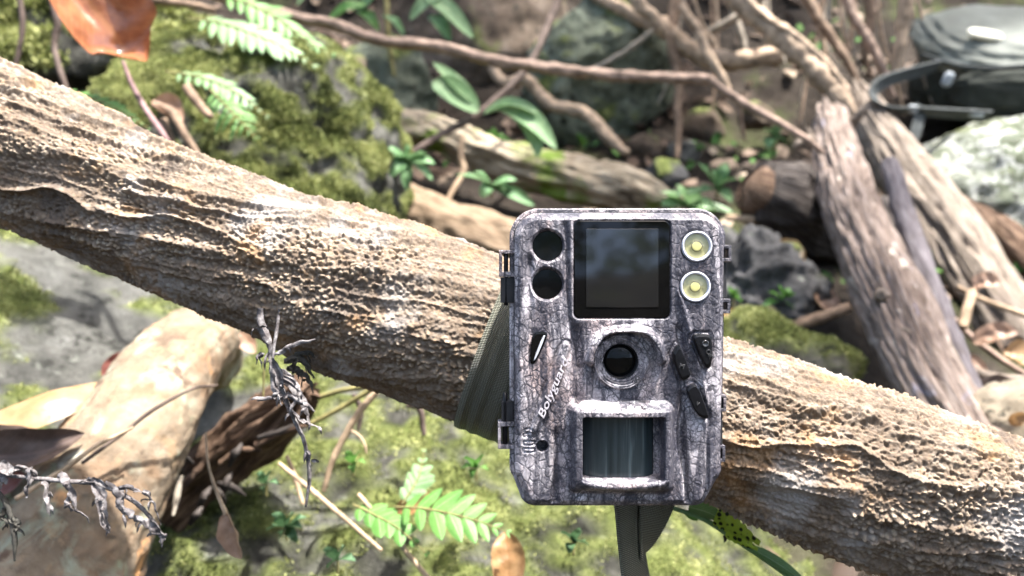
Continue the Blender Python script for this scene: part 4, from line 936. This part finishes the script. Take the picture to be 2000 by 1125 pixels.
# ------------------------------------------------------------------ middle left: big orange leaf, ferns, stalks
leaf('dead_leaf', [(60, -160, .66), (120, -75, .66), (172, 0, .665), (218, 62, .675), (252, 100, .68), (285, 118, .67)], 165, 'leaf_orange', 'large glossy orange-brown dead leaf hanging at the top left', 'leaf', cup=0.55, wav=0.3, n=44, m=25, roll=0.15, shape=(0.1, 1, 0.8, 0.10), seed=5)
stick('leaf_stalk', [(240, 120, .70, 4), (255, 160, .70, 5), (285, 215, .69, 6), (322, 268, .68, 6), (345, 320, .70, 6)], MAT['twig_purple'], 'purplish stalk under the large orange leaf', 'twig', m=8)
mt = [([(36, -20, .75, 6), (44, 40, .75, 6), (40, 85, .75, 5), (30, 130, .75, 5)], 'twig_dark', 'dark crooked twig at the top left corner'),
      ([(98, -10, .78, 7), (112, 45, .78, 7), (106, 90, .78, 6), (118, 140, .77, 6), (130, 175, .77, 5)], 'twig_dark', 'grey-brown crooked twig left of the large orange leaf'),
      ([(365, 170, .80, 9), (385, 200, .79, 9), (412, 228, .78, 7)], 'root_dark', 'short broken brown twig above the log at left'),
      ([(180, -8, 1.0, 9), (260, -2, 1.0, 10), (350, 6, 1.0, 8), (420, 20, 1.02, 6)], 'root_dark', 'brown twig along the top edge behind the large orange leaf'),
      ([(300, 205, .80, 8), (335, 220, .79, 9), (360, 262, .78, 8), (385, 300, .78, 6)], 'root_dark', 'bent brown twig just above the log at left'),
      ([(320, 235, .81, 7), (330, 262, .80, 7), (345, 300, .8, 6)], 'root_dark', 'short brown twig under the bent brown twig')]
for L_, m_t, lb in mt: stick('twig', L_, MAT[m_t], lb, 'twig', 'twigs around the tall mossy boulder', m=9, amp=.4)
leaf('dead_leaf', [(300, 195, .80), (330, 215, .80), (355, 245, .79)], 48, 'leaf_brown', 'crumpled brown leaf wedged above the log at left', 'leaf', cup=0.8, wav=.4)
frond('fern_frond', [(370, 35, .92), (430, 45, .90), (490, 65, .89), (550, 90, .885), (615, 128, .88)], 13, 62, 'fern_pale', 'long pale green fern frond arching over the tall mossy boulder', 'ferns round the tall mossy boulder', wr=.34, ang=50, seed=11, roll=0.0, droop=.3)
frond('fern_frond', [(420, -10, .96), (480, 5, .95), (540, 35, .94), (600, 80, .93), (650, 105, .93)], 12, 52, 'fern', 'green fern frond highest above the tall mossy boulder', 'ferns round the tall mossy boulder', wr=.34, ang=50, seed=12, roll=0.0, droop=.3)
frond('fern_frond', [(325, 140, .84), (380, 148, .82), (430, 165, .81), (475, 190, .80), (522, 228, .80)], 12, 38, 'fern_pale', 'pale fern frond drooping across the face of the tall mossy boulder', 'ferns round the tall mossy boulder', wr=.4, ang=52, seed=13, roll=0.0, droop=.3)
frond('fern_frond', [(80, 165, .70), (140, 182, .69), (200, 200, .68), (245, 222, .68), (292, 252, .68)], 12, 32, 'fern', 'bright green fern frond peeking over the log at far left', 'ferns round the tall mossy boulder', wr=.42, ang=54, seed=14, roll=0.0, droop=.2)
frond('fern_frond', [(410, 175, .84), (435, 200, .83), (465, 232, .82), (500, 268, .81)], 9, 50, 'fern', 'yellowish fern sprig hanging low on the tall mossy boulder', 'ferns round the tall mossy boulder', wr=.22, ang=70, seed=15, roll=0.0, droop=.5)
def plant(name, label, base, tips, wpx, mat, group=None, smat='twig_green', cat='plant', cup=0.35):
    e = empty(name, W(*base)); tag(e, label, cat, group)
    stick('stem', [(base[0], base[1] + 25, base[2], 2.5), (base[0], base[1] + 8, base[2], 2.5), (base[0], base[1], base[2], 2)], MAT[smat], parent=e, m=6, n=10)
    for i, (tx, ty, *td) in enumerate(tips):
        dd = base[2] + (td[0] if td else -0.02); mx, my = (base[0] + tx) / 2, (base[1] + ty) / 2 - 5
        leaf('leaf', [(base[0], base[1], base[2]), (mx, my, (base[2] + dd) / 2 - .01), (tx, ty, dd)], wpx, mat, parent=e, cup=cup, wav=.12, seed=i + base[0], n=12, m=7, roll=(i % 3 - 1) * .35)
    return e
plant('small_plant', 'small pale sprig in the dark gap beside the grey-brown twig', (90, 120, .95), [(60, 95), (110, 90), (125, 130), (80, 150), (55, 135)], 26, 'fern_pale', 'small green plants')
plant('small_plant', 'star-leaved bluish plant right of the tall mossy boulder', (795, 312, 1.0), [(665, 322), (745, 290), (762, 345), (800, 285), (850, 320), (845, 352), (795, 372), (720, 312), (835, 300)], 25, 'leaf_teal', 'small green plants')
plant('small_plant', 'low green plant beside the camera top left corner', (960, 362, 1.1), [(890, 342), (925, 335), (1000, 372), (1045, 402), (1010, 352), (940, 385)], 25, 'leaf_teal', 'small green plants')
plant('small_plant', 'green broad-leaved plant behind the camera top right corner', (1400, 370, 1.2), [(1360, 315), (1420, 318), (1440, 350), (1365, 375), (1430, 395), (1390, 330), (1255, 400)], 26, 'leaf_teal', 'small green plants')
plant('small_plant', 'pale green plant just above the camera top right corner', (1345, 405, 1.15), [(1290, 375), (1320, 360), (1370, 385), (1400, 410), (1290, 400), (1440, 420)], 36, 'fern_pale', 'small green plants')
plant('small_plant', 'tiny sprig under the dead log by the large greenish boulder', (965, 275, 1.45), [(945, 262), (985, 268), (960, 250), (1000, 285)], 20, 'fern', 'small green plants')
plant('small_plant', 'tiny yellow sprig at the foot of the large greenish boulder', (1135, 285, 1.5), [(1125, 262), (1140, 265), (1150, 282)], 14, 'fern', 'small green plants')
plant('small_plant', 'pale sprig beside the splintered top of the broken log', (1510, 268, 1.4), [(1490, 255), (1525, 255), (1535, 280), (1500, 290)], 24, 'leaf_teal', 'small green plants')
plant('small_plant', 'green tuft at the foot of the slate stone', (1530, 592, .93), [(1500, 570), (1540, 562), (1560, 580), (1490, 598), (1555, 605), (1520, 555)], 22, 'fern', 'small green plants')
plant('small_plant', 'small green sprig beside the upper right latch of the camera', (1432, 585, .95), [(1420, 560), (1442, 570), (1448, 590)], 18, 'fern', 'small green plants')
plant('small_plant', 'dark round-leaved sprig in the shade right of the withered leaf', (560, 1030, .52), [(530, 1005), (575, 1000), (590, 1030), (545, 1055), (520, 1035), (600, 1010), (580, 1060)], 22, 'gc_leaf', 'small green plants')
plant('small_plant', 'tiny dark sprig on the rock under the torn stub', (520, 945, .55), [(500, 925), (530, 920), (545, 945), (515, 965)], 18, 'gc_leaf', 'small green plants')
plant('small_plant', 'tiny pale sprig on the rock left of the small upward fern', (690, 905, .55), [(672, 885), (705, 882), (715, 905), (690, 925)], 18, 'fern', 'small green plants')
plant('small_plant', 'small sprig on the rock under the camera left corner', (930, 915, .55), [(905, 895), (945, 890), (955, 920), (920, 935), (900, 915)], 20, 'fern', 'small green plants')
plant('small_plant', 'low sprig at the bottom edge between withered leaf and fern', (660, 1095, .48), [(630, 1075), (675, 1065), (695, 1095), (640, 1110)], 24, 'gc_leaf', 'small green plants')
plant('small_plant', 'bluish sprig on the rock right of the golden brown leaf', (1120, 1060, .50), [(1095, 1040), (1135, 1035), (1150, 1065), (1110, 1080)], 22, 'gc_leaf', 'small green plants')
# shrub leaves at the top centre-left
lf = [((700, 30), (760, -30), 46), ((640, 40), (720, 10), 44), ((820, -20), (925, 75), 40), ((840, 30), (880, 80), 30), ((740, 60), (690, 20), 40), ((580, 10), (640, -30), 44), ((790, 70), (745, 30), 30), ((640, 75), (600, 95), 32), ((860, -10), (800, 40), 34)]
sh = empty('leafy_shrub', W(760, 0, 1.4)); tag(sh, 'leafy green shrub at the top centre-left edge behind the vine', 'shrub')
stick('stem', [(760, -80, 1.42, 5), (755, -10, 1.41, 5), (760, 80, 1.4, 5), (770, 150, 1.4, 4)], MAT['twig_green'], parent=sh, m=7)
for i, (a, b, wd) in enumerate(lf):
    leaf('leaf', [(a[0], a[1], 1.35), ((a[0] + b[0]) / 2, (a[1] + b[1]) / 2 - 8, 1.33), (b[0], b[1], 1.34)], wd, ['leaf_teal', 'fern', 'leaf_grey'][i % 3], parent=sh, cup=.35, wav=.1, seed=i)

# ------------------------------------------------------------------ background wood
P = pxpts([(690, 236, 1.34, 26), (760, 240, 1.32, 30), (850, 258, 1.30, 34), (950, 302, 1.28, 38), (1060, 335, 1.25, 42), (1170, 360, 1.22, 44), (1250, 378, 1.2, 40), (1300, 392, 1.19, 22)])
V, Q, T, uv, _ = tube(P, 160, 60, rough_disp(3, 0.55, 14, 2.0)); tag(obj('dead_log', MAT['mossy_wood'], V, Q, T, uv=uv), 'rotting moss-stained dead log lying behind the camera top', 'log')
P = pxpts([(640, 330, 1.16, 34), (760, 392, 1.1, 44), (880, 445, 1.06, 50), (1000, 490, 1.02, 52), (1150, 560, 0.98, 50)])
V, Q, T, uv, _ = tube(P, 120, 48, rough_disp(8, 0.4, 14, 1.6)); tag(obj('dead_log', MAT['ochre_wood'], V, Q, T, uv=uv), 'tan dead log close behind the leaning log left of the camera', 'log')
stick('vine', [(300, -60, 1.12, 10), (420, -12, 1.12, 10), (540, 25, 1.12, 10), (640, 45, 1.12, 11), (740, 78, 1.12, 11), (860, 92, 1.12, 11), (960, 118, 1.12, 11), (1060, 132, 1.12, 11), (1180, 146, 1.12, 11), (1290, 152, 1.12, 10), (1388, 155, 1.12, 9)],
      MAT['vine'], 'long reddish-brown vine crossing the top of the picture', 'vine', n=220, m=14, amp=0.65, fs=34)
stick('vine', [(1380, 152, 1.115, 8), (1420, 180, 1.11, 8), (1470, 212, 1.1, 8), (1520, 238, 1.08, 7), (1575, 272, 1.06, 6), (1610, 300, 1.06, 5)], MAT['vine'], 'bent end of the vine dropping to the broken log', 'vine', n=80, m=12, amp=0.35, fs=30)
stick('twig', [(1115, -60, 1.3, 9), (1075, 40, 1.28, 8), (1040, 115, 1.25, 7), (1000, 165, 1.22, 7), (930, 225, 1.19, 7), (870, 258, 1.16, 7), (800, 300, 1.12, 6)], MAT['twig_dark'], 'dark slender branch slanting down across the centre background', 'twig', n=100, m=10, amp=.4, fs=30)
stick('twig', [(905, 262, 1.16, 5), (900, 300, 1.15, 6), (905, 335, 1.14, 6), (880, 380, 1.12, 5), (860, 430, 1.1, 4)], MAT['twig_tan'], 'thin tan stem below the dark slender branch', 'twig', m=8)
e = empty('broad_leaf_sprig', W(925, 215, 1.17)); tag(e, 'broad grey-green leaves on the dark slender branch', 'plant')
leaf('leaf', [(935, 218, 1.17), (900, 190, 1.16), (865, 170, 1.15), (845, 160, 1.15)], 58, 'leaf_grey', parent=e, cup=.3, roll=.2, n=20)
leaf('leaf', [(930, 205, 1.175), (890, 165, 1.165), (845, 122, 1.155)], 42, 'leaf_grey', parent=e, cup=.35, roll=-.2, n=20)
leaf('leaf', [(945, 222, 1.16), (990, 212, 1.14), (1040, 240, 1.12), (1088, 292, 1.11)], 52, 'leaf_grey', parent=e, cup=.45, roll=.1, n=20)
leaf('leaf', [(990, 215, 1.14), (1030, 245, 1.125), (1045, 275, 1.12), (1050, 308, 1.115)], 36, 'fern_pale', parent=e, cup=.4, roll=-.1, n=20)
leaf('leaf', [(950, 220, 1.15), (1000, 205, 1.13), (1050, 222, 1.12)], 34, 'fern_pale', parent=e, cup=.4, roll=.4, n=20)
RT = [([(960, 130, 1.55, 9), (985, 160, 1.52, 10), (1030, 158, 1.5, 12), (1055, 185, 1.5, 12), (1085, 210, 1.48, 12), (1130, 215, 1.46, 12), (1165, 240, 1.44, 12), (1195, 275, 1.42, 11), (1225, 300, 1.4, 8)], 'root', 'thick wavy root in front of the large greenish boulder'),
      ([(1120, -40, 1.55, 10), (1180, 0, 1.52, 12), (1240, 30, 1.5, 14), (1290, 50, 1.48, 18), (1330, 80, 1.46, 17), (1370, 110, 1.45, 17), (1420, 120, 1.44, 18), (1480, 112, 1.44, 17), (1540, 110, 1.45, 15), (1610, 130, 1.47, 12)], 'root', 'thick knotted pale root sagging across the upper right'),
      ([(1225, -50, 1.42, 13), (1250, 10, 1.42, 14), (1280, 40, 1.42, 13), (1300, 70, 1.43, 9)], 'root', 'pale root dropping into the knot at upper right'),
      ([(1390, -60, 1.42, 16), (1440, 0, 1.4, 18), (1500, 50, 1.38, 20), (1550, 95, 1.36, 20), (1600, 145, 1.34, 20), (1640, 190, 1.33, 18), (1665, 225, 1.32, 10)], 'root', 'broad frayed root slanting down to the broken log'),
      ([(1420, -50, 1.4, 7), (1480, 20, 1.37, 7), (1545, 65, 1.35, 8), (1610, 120, 1.33, 7), (1655, 175, 1.32, 5)], 'root', 'thin strand along the broad frayed root'),
      ([(1330, -60, 1.5, 10), (1320, 0, 1.48, 11), (1312, 80, 1.46, 10), (1325, 150, 1.45, 10), (1325, 220, 1.44, 8), (1322, 310, 1.43, 6)], 'root_dark', 'straight brown root hanging left of the bent vine'),
      ([(1330, 10, 1.42, 8), (1365, 60, 1.41, 9), (1385, 110, 1.4, 9), (1410, 150, 1.39, 8), (1425, 175, 1.39, 5)], 'root', 'slanting root ending near the vine bend'),
      ([(1550, -50, 1.45, 9), (1590, 20, 1.43, 9), (1625, 75, 1.42, 9), (1655, 120, 1.41, 8), (1680, 170, 1.4, 5)], 'root_dark', 'brown root left of the pack slanting right'),
      ([(1640, -50, 1.42, 8), (1665, 25, 1.41, 9), (1700, 85, 1.4, 9), (1725, 140, 1.4, 8), (1745, 190, 1.4, 5)], 'vine', 'reddish root leaning toward the pack strap loop'),
      ([(1785, -60, 1.38, 15), (1770, 0, 1.38, 14), (1762, 60, 1.39, 12), (1750, 120, 1.4, 10), (1742, 170, 1.41, 6)], 'root', 'pale root standing beside the pack'),
      ([(1430, -40, 1.52, 7), (1435, 30, 1.52, 8), (1450, 80, 1.52, 7), (1458, 130, 1.52, 4)], 'root_grey', 'ash grey rootlet behind the broad frayed root'),
      ([(1530, -60, 1.4, 8), (1470, 10, 1.45, 9), (1400, 55, 1.48, 8), (1350, 85, 1.5, 6)], 'root_grey', 'grey rootlet crossing behind the broad frayed root'),
      ([(1600, -40, 1.5, 8), (1605, 40, 1.5, 8), (1620, 110, 1.5, 6), (1650, 160, 1.5, 4)], 'root_grey', 'faint grey root behind the brown root at upper right'),
      ([(1275, 60, 1.40, 5), (1230, 95, 1.42, 5), (1180, 125, 1.45, 5), (1130, 150, 1.5, 4)], 'root_grey', 'thin straight rootlet crossing the large greenish boulder'),
      ([(1500, -50, 1.48, 6), (1490, 20, 1.47, 6), (1500, 80, 1.46, 6), (1520, 130, 1.46, 4)], 'root_grey', 'thin grey rootlet hanging mid upper right'),
      ([(1690, -40, 1.5, 10), (1700, 30, 1.5, 10), (1690, 100, 1.5, 8), (1700, 150, 1.5, 5)], 'root_dark', 'shaded brown root behind the reddish root'),
      ([(1450, 180, 1.5, 4), (1445, 220, 1.49, 5), (1455, 275, 1.48, 3)], 'root_dark', 'short dangling rootlet under the vine bend')]
for L_, m_t, lb in RT: stick('hanging_root', L_, MAT[m_t], lb, 'root', 'roots hanging from the bank', n=110, m=12, amp=0.7, fs=28)

rg = np.random.default_rng(21)
ORD = ['first', 'second', 'third', 'fourth', 'fifth', 'sixth', 'seventh', 'eighth', 'ninth', 'tenth', 'eleventh', 'twelfth', 'thirteenth', 'fourteenth', 'fifteenth', 'sixteenth']
for i, x0 in enumerate(np.sort(rg.uniform(1290, 1780, 16))):
    y1 = rg.uniform(90, 260); dd = rg.uniform(1.42, 1.6); lean = rg.uniform(-60, 90)
    stick('hanging_rootlet', [(x0, -60, dd, 3.5), (x0 + lean * .3 + rg.normal() * 8, y1 * .3, dd, 3.5), (x0 + lean * .7 + rg.normal() * 10, y1 * .7, dd - .01, 3), (x0 + lean, y1, dd - .02, 1.5)],
          MAT[['root', 'root_grey', 'root_dark'][i % 3]], 'fine %s rootlet, %s from the left among those at upper right' % (['tan', 'grey', 'brown'][i % 3], ORD[i]), 'root', 'fine rootlets at upper right', n=30, m=6, amp=.4, fs=22)
# logs at right
def splint(seed, end):
    def f(S, A, R):
        x, y = np.cos(A), np.sin(A); s = S / S.max()
        g = fbm(np.stack([S * 6 + seed, x * 2.6, y * 2.6], -1), 4) * 0.28 * R
        g -= sst(.14, .03, np.abs(pn(np.stack([S * 4, x * 5 + seed, y * 5], -1)))) * 0.20 * R + sst(.12, .02, np.abs(pn(np.stack([S * 7 + 5, x * 9 + seed, y * 9], -1)))) * 0.09 * R
        cut = sst(end[0], end[1], s + 0.10 * pn(np.stack([x * 3 + seed, y * 3, x * 0], -1)))
        return g - cut * R * 0.8
    return f
P = pxpts([(1950, 960, .60, 66), (1880, 850, .66, 66), (1800, 715, .74, 66), (1728, 560, .86, 64), (1672, 430, .98, 56), (1640, 320, 1.1, 46), (1616, 215, 1.22, 34)])
V, Q, T, uv, _ = tube(P, 220, 90, splint(2, (0.93, 1.05)))
bl = tag(obj('broken_log', MAT['grey_wood'], V, Q, T, uv=uv), 'pinkish grey broken log with splintered top leaning at right', 'log')
for L_ in ([(1600, 285, 1.15, 6), (1580, 272, 1.14, 8), (1560, 278, 1.13, 6), (1550, 288, 1.13, 3)], [(1592, 280, 1.16, 5), (1582, 262, 1.16, 6), (1576, 250, 1.16, 3)], [(1650, 255, 1.18, 9), (1660, 238, 1.17, 10), (1675, 232, 1.16, 6), (1690, 215, 1.15, 2)],
           [(1655, 262, 1.17, 6), (1675, 225, 1.15, 7), (1698, 196, 1.14, 3)], [(1612, 240, 1.2, 14), (1610, 222, 1.21, 12), (1608, 208, 1.22, 4)]):
    stick('splinter', L_, MAT['tan_wood'], parent=bl, m=8, amp=.3)
for (a, b, d_) in ((1722, 580, .80), (1768, 655, .75), (1690, 395, .97)):
    Vk, Qk, Tk, uvk, _ = tube(pxpts([(a, b, d_ + .02, 15), (a, b - 2, d_, 14), (a - 1, b - 4, d_ - .008, 8)]), 12, 16, rough_disp(a, .3, 120, 2), hollow=.9); obj('knot', MAT['tan_wood'], Vk, Qk, Tk, parent=bl, uv=uvk)
P = pxpts([(2150, 900, .86, 66), (2030, 720, .97, 68), (1930, 580, 1.07, 66), (1845, 450, 1.16, 58), (1765, 335, 1.26, 50), (1705, 240, 1.34, 38), (1670, 172, 1.40, 24)])
V, Q, T, uv, _ = tube(P, 180, 70, splint(7, (0.95, 1.06))); tag(obj('bleached_log', MAT['tan_wood'], V, Q, T, uv=uv), 'bleached tan log behind the broken log, pointing at the pack', 'log')
P = pxpts([(2200, 740, 1.1, 60), (2080, 610, 1.15, 62), (1960, 500, 1.2, 58), (1860, 420, 1.25, 48), (1800, 380, 1.28, 30)])
V, Q, T, uv, _ = tube(P, 120, 50, splint(9, (0.93, 1.05))); tag(obj('brown_log', MAT['brown_rot'], V, Q, T, uv=uv), 'brown log at the right edge below the white-lichened boulder', 'log')
stick('violet_stick', [(1985, 900, .64, 17), (1925, 810, .68, 18), (1880, 715, .74, 19), (1835, 600, .82, 20), (1795, 500, .89, 21), (1760, 400, .96, 20), (1738, 318, 1.02, 15)], MAT['purple_bark'], 'violet-grey stick lying along the broken log', 'stick', n=140, m=26, amp=.35, fs=24)
stick('tan_stick', [(1935, 850, .63, 14), (1905, 790, .665, 13), (1875, 730, .70, 12), (1850, 672, .735, 9)], MAT['tan_wood'], 'short tan stick lying over the lower violet stick', 'stick', n=60, m=16, amp=.3)
P = pxpts([(1740, 490, 1.22, 82), (1650, 450, 1.17, 82), (1570, 412, 1.13, 78), (1510, 385, 1.1, 72), (1478, 372, 1.09, 62)])
V, Q, T, uv, _ = tube(P, 120, 70, rough_disp(5, .35, 16, 2)); dl = tag(obj('dark_log', MAT['dark_wood'], V, Q, T, uv=uv), 'dark rotting log butt behind the broken log', 'log')
V, Q, T, uv, _ = tube(pxpts([(1484, 376, 1.09, 52), (1474, 371, 1.085, 50), (1464, 366, 1.084, 38)]), 10, 40, rough_disp(7, .25, 60, 2)); obj('cut_end', MAT['brown_rot'], V, Q, T, parent=dl, uv=uv)
rs = [([(1860, 620, .86, 5), (1900, 660, .83, 6), (1960, 705, .80, 6), (2040, 755, .78, 5)], 'vine', 'thin orange-brown stalk crossing the litter at right'),
      ([(1870, 560, .90, 5), (1930, 590, .88, 6), (2030, 625, .86, 6)], 'twig_tan', 'pale straw stem above the orange-brown stalk'),
      ([(1880, 640, .82, 9), (1890, 600, .83, 10), (1900, 570, .84, 9)], 'twig_tan', 'upright dry tan stem in the litter at right'),
      ([(1900, 725, .76, 9), (1950, 740, .75, 11), (2030, 745, .74, 10)], 'tan_wood', 'pale tan stick in the litter at the right edge'),
      ([(1420, 425, 1.1, 6), (1470, 428, 1.08, 8), (1530, 430, 1.08, 6)], 'twig_tan', 'straight tan stick right of the camera top'),
      ([(1540, 640, .86, 10), (1590, 625, .85, 12), (1660, 600, .84, 10)], 'root_dark', 'short brown stick behind the flat moss-filmed stone')]
for L_, m_t, lb in rs: stick('stick', L_, MAT[m_t], lb, 'stick', 'sticks in the litter at right', m=10, amp=.35)
rl = [([(1900, 560, .85), (1925, 550, .84), (1955, 555, .83)], 40, 'leaf_brown', 'curled brown leaf under the pale straw stem'), ([(1900, 670, .80), (1945, 650, .79), (1990, 650, .78)], 40, 'leaf_brown', 'dull brown leaf under the orange-brown stalk'),
      ([(1910, 770, .72), (1950, 760, .71), (1990, 770, .70)], 50, 'leaf_dark', 'dark folded leaf above the pale stone at right'), ([(1870, 700, .77), (1900, 720, .76), (1925, 760, .75)], 40, 'leaf_brown', 'brown leaf pressed against the violet stick'),
      ([(1960, 690, .78), (2000, 700, .77), (2040, 720, .76)], 60, 'leaf_tan', 'pale tan leaf at the right edge in the litter'), ([(1975, 830, .62), (1990, 815, .615), (2010, 810, .61)], 26, 'leaf_gold', 'small rusty leaf lying on the pale stone at right'),
      ([(1460, 640, .9), (1430, 620, .9), (1405, 610, .9)], 34, 'leaf_gold', 'small golden dead leaf beside the case just below the upper right latch'), ([(1520, 470, .98), (1545, 500, .97), (1570, 540, .96)], 44, 'leaf_tan', 'pale leaf between the dark log and the slate stone'),
      ([(1590, 560, .93), (1610, 590, .92), (1640, 620, .91)], 46, 'leaf_brown', 'brown leaf at the foot of the broken log')]
for L_, wd, m_t, lb in rl: leaf('dead_leaf', L_, wd, m_t, lb, 'leaf', group='dead leaves in the litter at right', cup=.6, wav=.4, seed=L_[0][0])

# ------------------------------------------------------------------ backpack
bp = empty('backpack', W(1960, 235, 1.45)); tag(bp, 'dark olive backpack lying on the white-lichened boulder at upper right', 'backpack')
def blob(name, mat, c, rad, pw, M=np.eye(3), fold=0.06, seed=0, sub=5, parent=bp):
    D, T = ico(sub); q = np.sign(D) * np.abs(D) ** pw; P = q * np.array(rad)
    P = P * (1 + fold * fbm(np.stack([D[:, 0] * 2.2 + seed, D[:, 1] * 2, D[:, 2] * 5], -1), 3)[:, None]); return obj(name, MAT[mat], P @ M.T + W(*c), None, T, parent=parent)
blob('body', 'pack', (1995, 162, 1.49), (0.188, 0.13, 0.078), 0.55, rotz(-0.15) @ roty(0.06), .10, 3)
blob('lid', 'pack_lid', (1990, 92, 1.45), (0.19, 0.125, 0.045), 0.85, rotz(-0.12) @ rotx(0.42) @ roty(0.08), .16, 8)
blob('front_pocket', 'pack', (2020, 182, 1.37), (0.135, 0.04, 0.042), 0.6, rotz(-0.2), .12, 5)
blob('sun_glint_patch', 'cream', (1925, 68, 1.385), (0.033, 0.012, 0.006), 0.7, roty(0.15) @ rotx(0.7), .05, 1, 4)  # cream patch stands in for a sunlit glint on the lid
P = pxpts([(1800, 105, 1.40, 3), (1850, 122, 1.37, 3.5), (1920, 132, 1.355, 3.5), (2000, 128, 1.35, 3.5), (2100, 120, 1.36, 3)]); V, Q, T, uv, _ = tube(P, 50, 10); obj('lid_piping', MAT['pack_strap'], V, Q, T, parent=bp, uv=uv)
ribbon('shoulder_strap', [(1835, 128, 1.38, 1.0), (1770, 145, 1.35, .8), (1718, 165, 1.33, .5), (1705, 190, 1.32, .3), (1735, 210, 1.31, .6), (1790, 216, 1.31, 1.0), (1860, 222, 1.32, 1.2), (1930, 226, 1.33, 1.2)], MAT['pack_strap'], 0.024, bp, 0.004, 70)
ribbon('compression_strap', [(1798, 205, 1.315, .3), (1794, 235, 1.305, .2), (1785, 265, 1.30, .1), (1772, 300, 1.30, .1)], MAT['pack_strap'], 0.02, bp, 0.002, 30)
blob('buckle', 'steel', (1851, 155, 1.345), (0.009, 0.006, 0.013), 0.7, roty(.3), .02, 2, 3)
blob('buckle', 'steel', (1783, 213, 1.305), (0.008, 0.006, 0.007), 0.6, roty(.2), .02, 4, 3)
blob('buckle', 'steel', (1905, 222, 1.325), (0.014, 0.007, 0.007), 0.6, roty(.1), .02, 6, 3)

# ------------------------------------------------------------------ leaf litter, ground cover, added shade leaves
def scatter_leaves(name, mat, pos, nrm, size, seed, kind='stuff', flat=0.35):
    rg = np.random.default_rng(seed); n = len(pos)
    tv = np.array([[0, 0, 0], [-.28, .3, .06], [0, .33, 0], [.28, .3, .06], [-.25, .68, .05], [0, .7, -.02], [.25, .68, .05], [0, 1.0, .05]]); tv = tv - [0, .5, 0]
    tq = np.array([[1, 2, 5, 4], [2, 3, 6, 5]]); ttri = np.array([[0, 2, 1], [0, 3, 2], [4, 5, 7], [5, 6, 7]])
    up = nrm + rg.normal(size=(n, 3)) * flat; up /= np.linalg.norm(up, axis=1)[:, None]
    a = rg.normal(size=(n, 3)); t = np.cross(up, a); t /= np.linalg.norm(t, axis=1)[:, None]; b = np.cross(up, t)
    s = size[:, None, None]; bend = rg.uniform(-2, 4, (n, 1, 1))
    V = pos[:, None] + s * (t[:, None] * tv[None, :, :1] * rg.uniform(.6, 1.2, (n, 1, 1)) + b[:, None] * tv[None, :, 1:2] + up[:, None] * tv[None, :, 2:] * bend)
    o8 = np.arange(n)[:, None, None] * 8
    o = obj(name, MAT[mat], V.reshape(-1, 3), (tq[None] + o8).reshape(-1, 4), (ttri[None] + o8).reshape(-1, 3), attrs={'rnd': np.repeat(rg.uniform(0, 1, n), 8)})
    o['kind'] = kind; return o
rg = np.random.default_rng(77)
n = 2600; x = rg.uniform(-1.6, 1.6, n); y = 0.45 + 2.0 * rg.uniform(0, 1, n) ** 0.8; z = ground_z(x, y)
tag(scatter_leaves('leaf_litter', 'litter', np.stack([x, y, z + 0.008], -1), np.tile([0, -0.3, 1.0], (n, 1)), rg.uniform(.012, .055, n), 1), 'brown leaf litter covering the forest floor behind the logs', 'leaf litter')
n = 1500; x = rg.uniform(-1.4, 1.4, n); y = rg.uniform(0.9, 1.9, n); z = ground_z(x, y); kp = fbm(np.stack([x * 3, y * 3, x * 0], -1), 2) > 0.12
x, y, z = x[kp], y[kp], z[kp]; n = len(x)
MAT['gc'] = mossblade('ground_cover_green', (0.03, 0.08, 0.02), (0.08, 0.17, 0.045), (0.18, 0.28, 0.09))
tag(scatter_leaves('ground_cover', 'gc', np.stack([x, y, z + .02], -1), np.tile([0, -.6, .8], (n, 1)), rg.uniform(.012, .035, n), 2, flat=.6), 'scattered small green seedlings on the forest floor', 'ground cover')
# unseen leaves added overhead, spread by where their shade should fall
n = 13000; x = rg.uniform(-8, 9, n); y = rg.uniform(-14, 9, n); z = rg.uniform(4.2, 6.5, n)
sx_, sy_ = x - SUN[0] / SUN[2] * (z - .3), y - SUN[1] / SUN[2] * (z - .3)      # where each leaf's shadow lands
dens = 0.95 * sst(0.95, 1.3, sy_) + 0.7 * (sx_ > 0.34) * (sy_ > 0.62) + 0.75 * (np.hypot(sx_, sy_ - .5) > 1.8)
dens = dens + 0.9 * (np.hypot(sx_ + .17, sy_ - .43) < .07)  # extra leaves put overhead to shade one patch of the rock
dens = np.clip(dens, 0, .95) * (0.55 + 0.9 * (fbm(np.stack([x * .9, y * .9, z * .5], -1), 3) + .25))
kp = rg.uniform(0, 1, n) < dens; x, y, z, sx_, sy_ = x[kp], y[kp], z[kp], sx_[kp], sy_[kp]; n = len(x)
sz_ = rg.uniform(.22, .5, n) * np.clip(0.45 + 0.6 * np.hypot(sx_, sy_ - .4), .45, 1)
tag(scatter_leaves('shade_canopy', 'added_canopy', np.stack([x, y, z], -1), np.tile([0, 0, 1.0], (n, 1)), sz_, 3, flat=.5), 'unseen leaves added overhead to shade the bank', 'added_canopy')
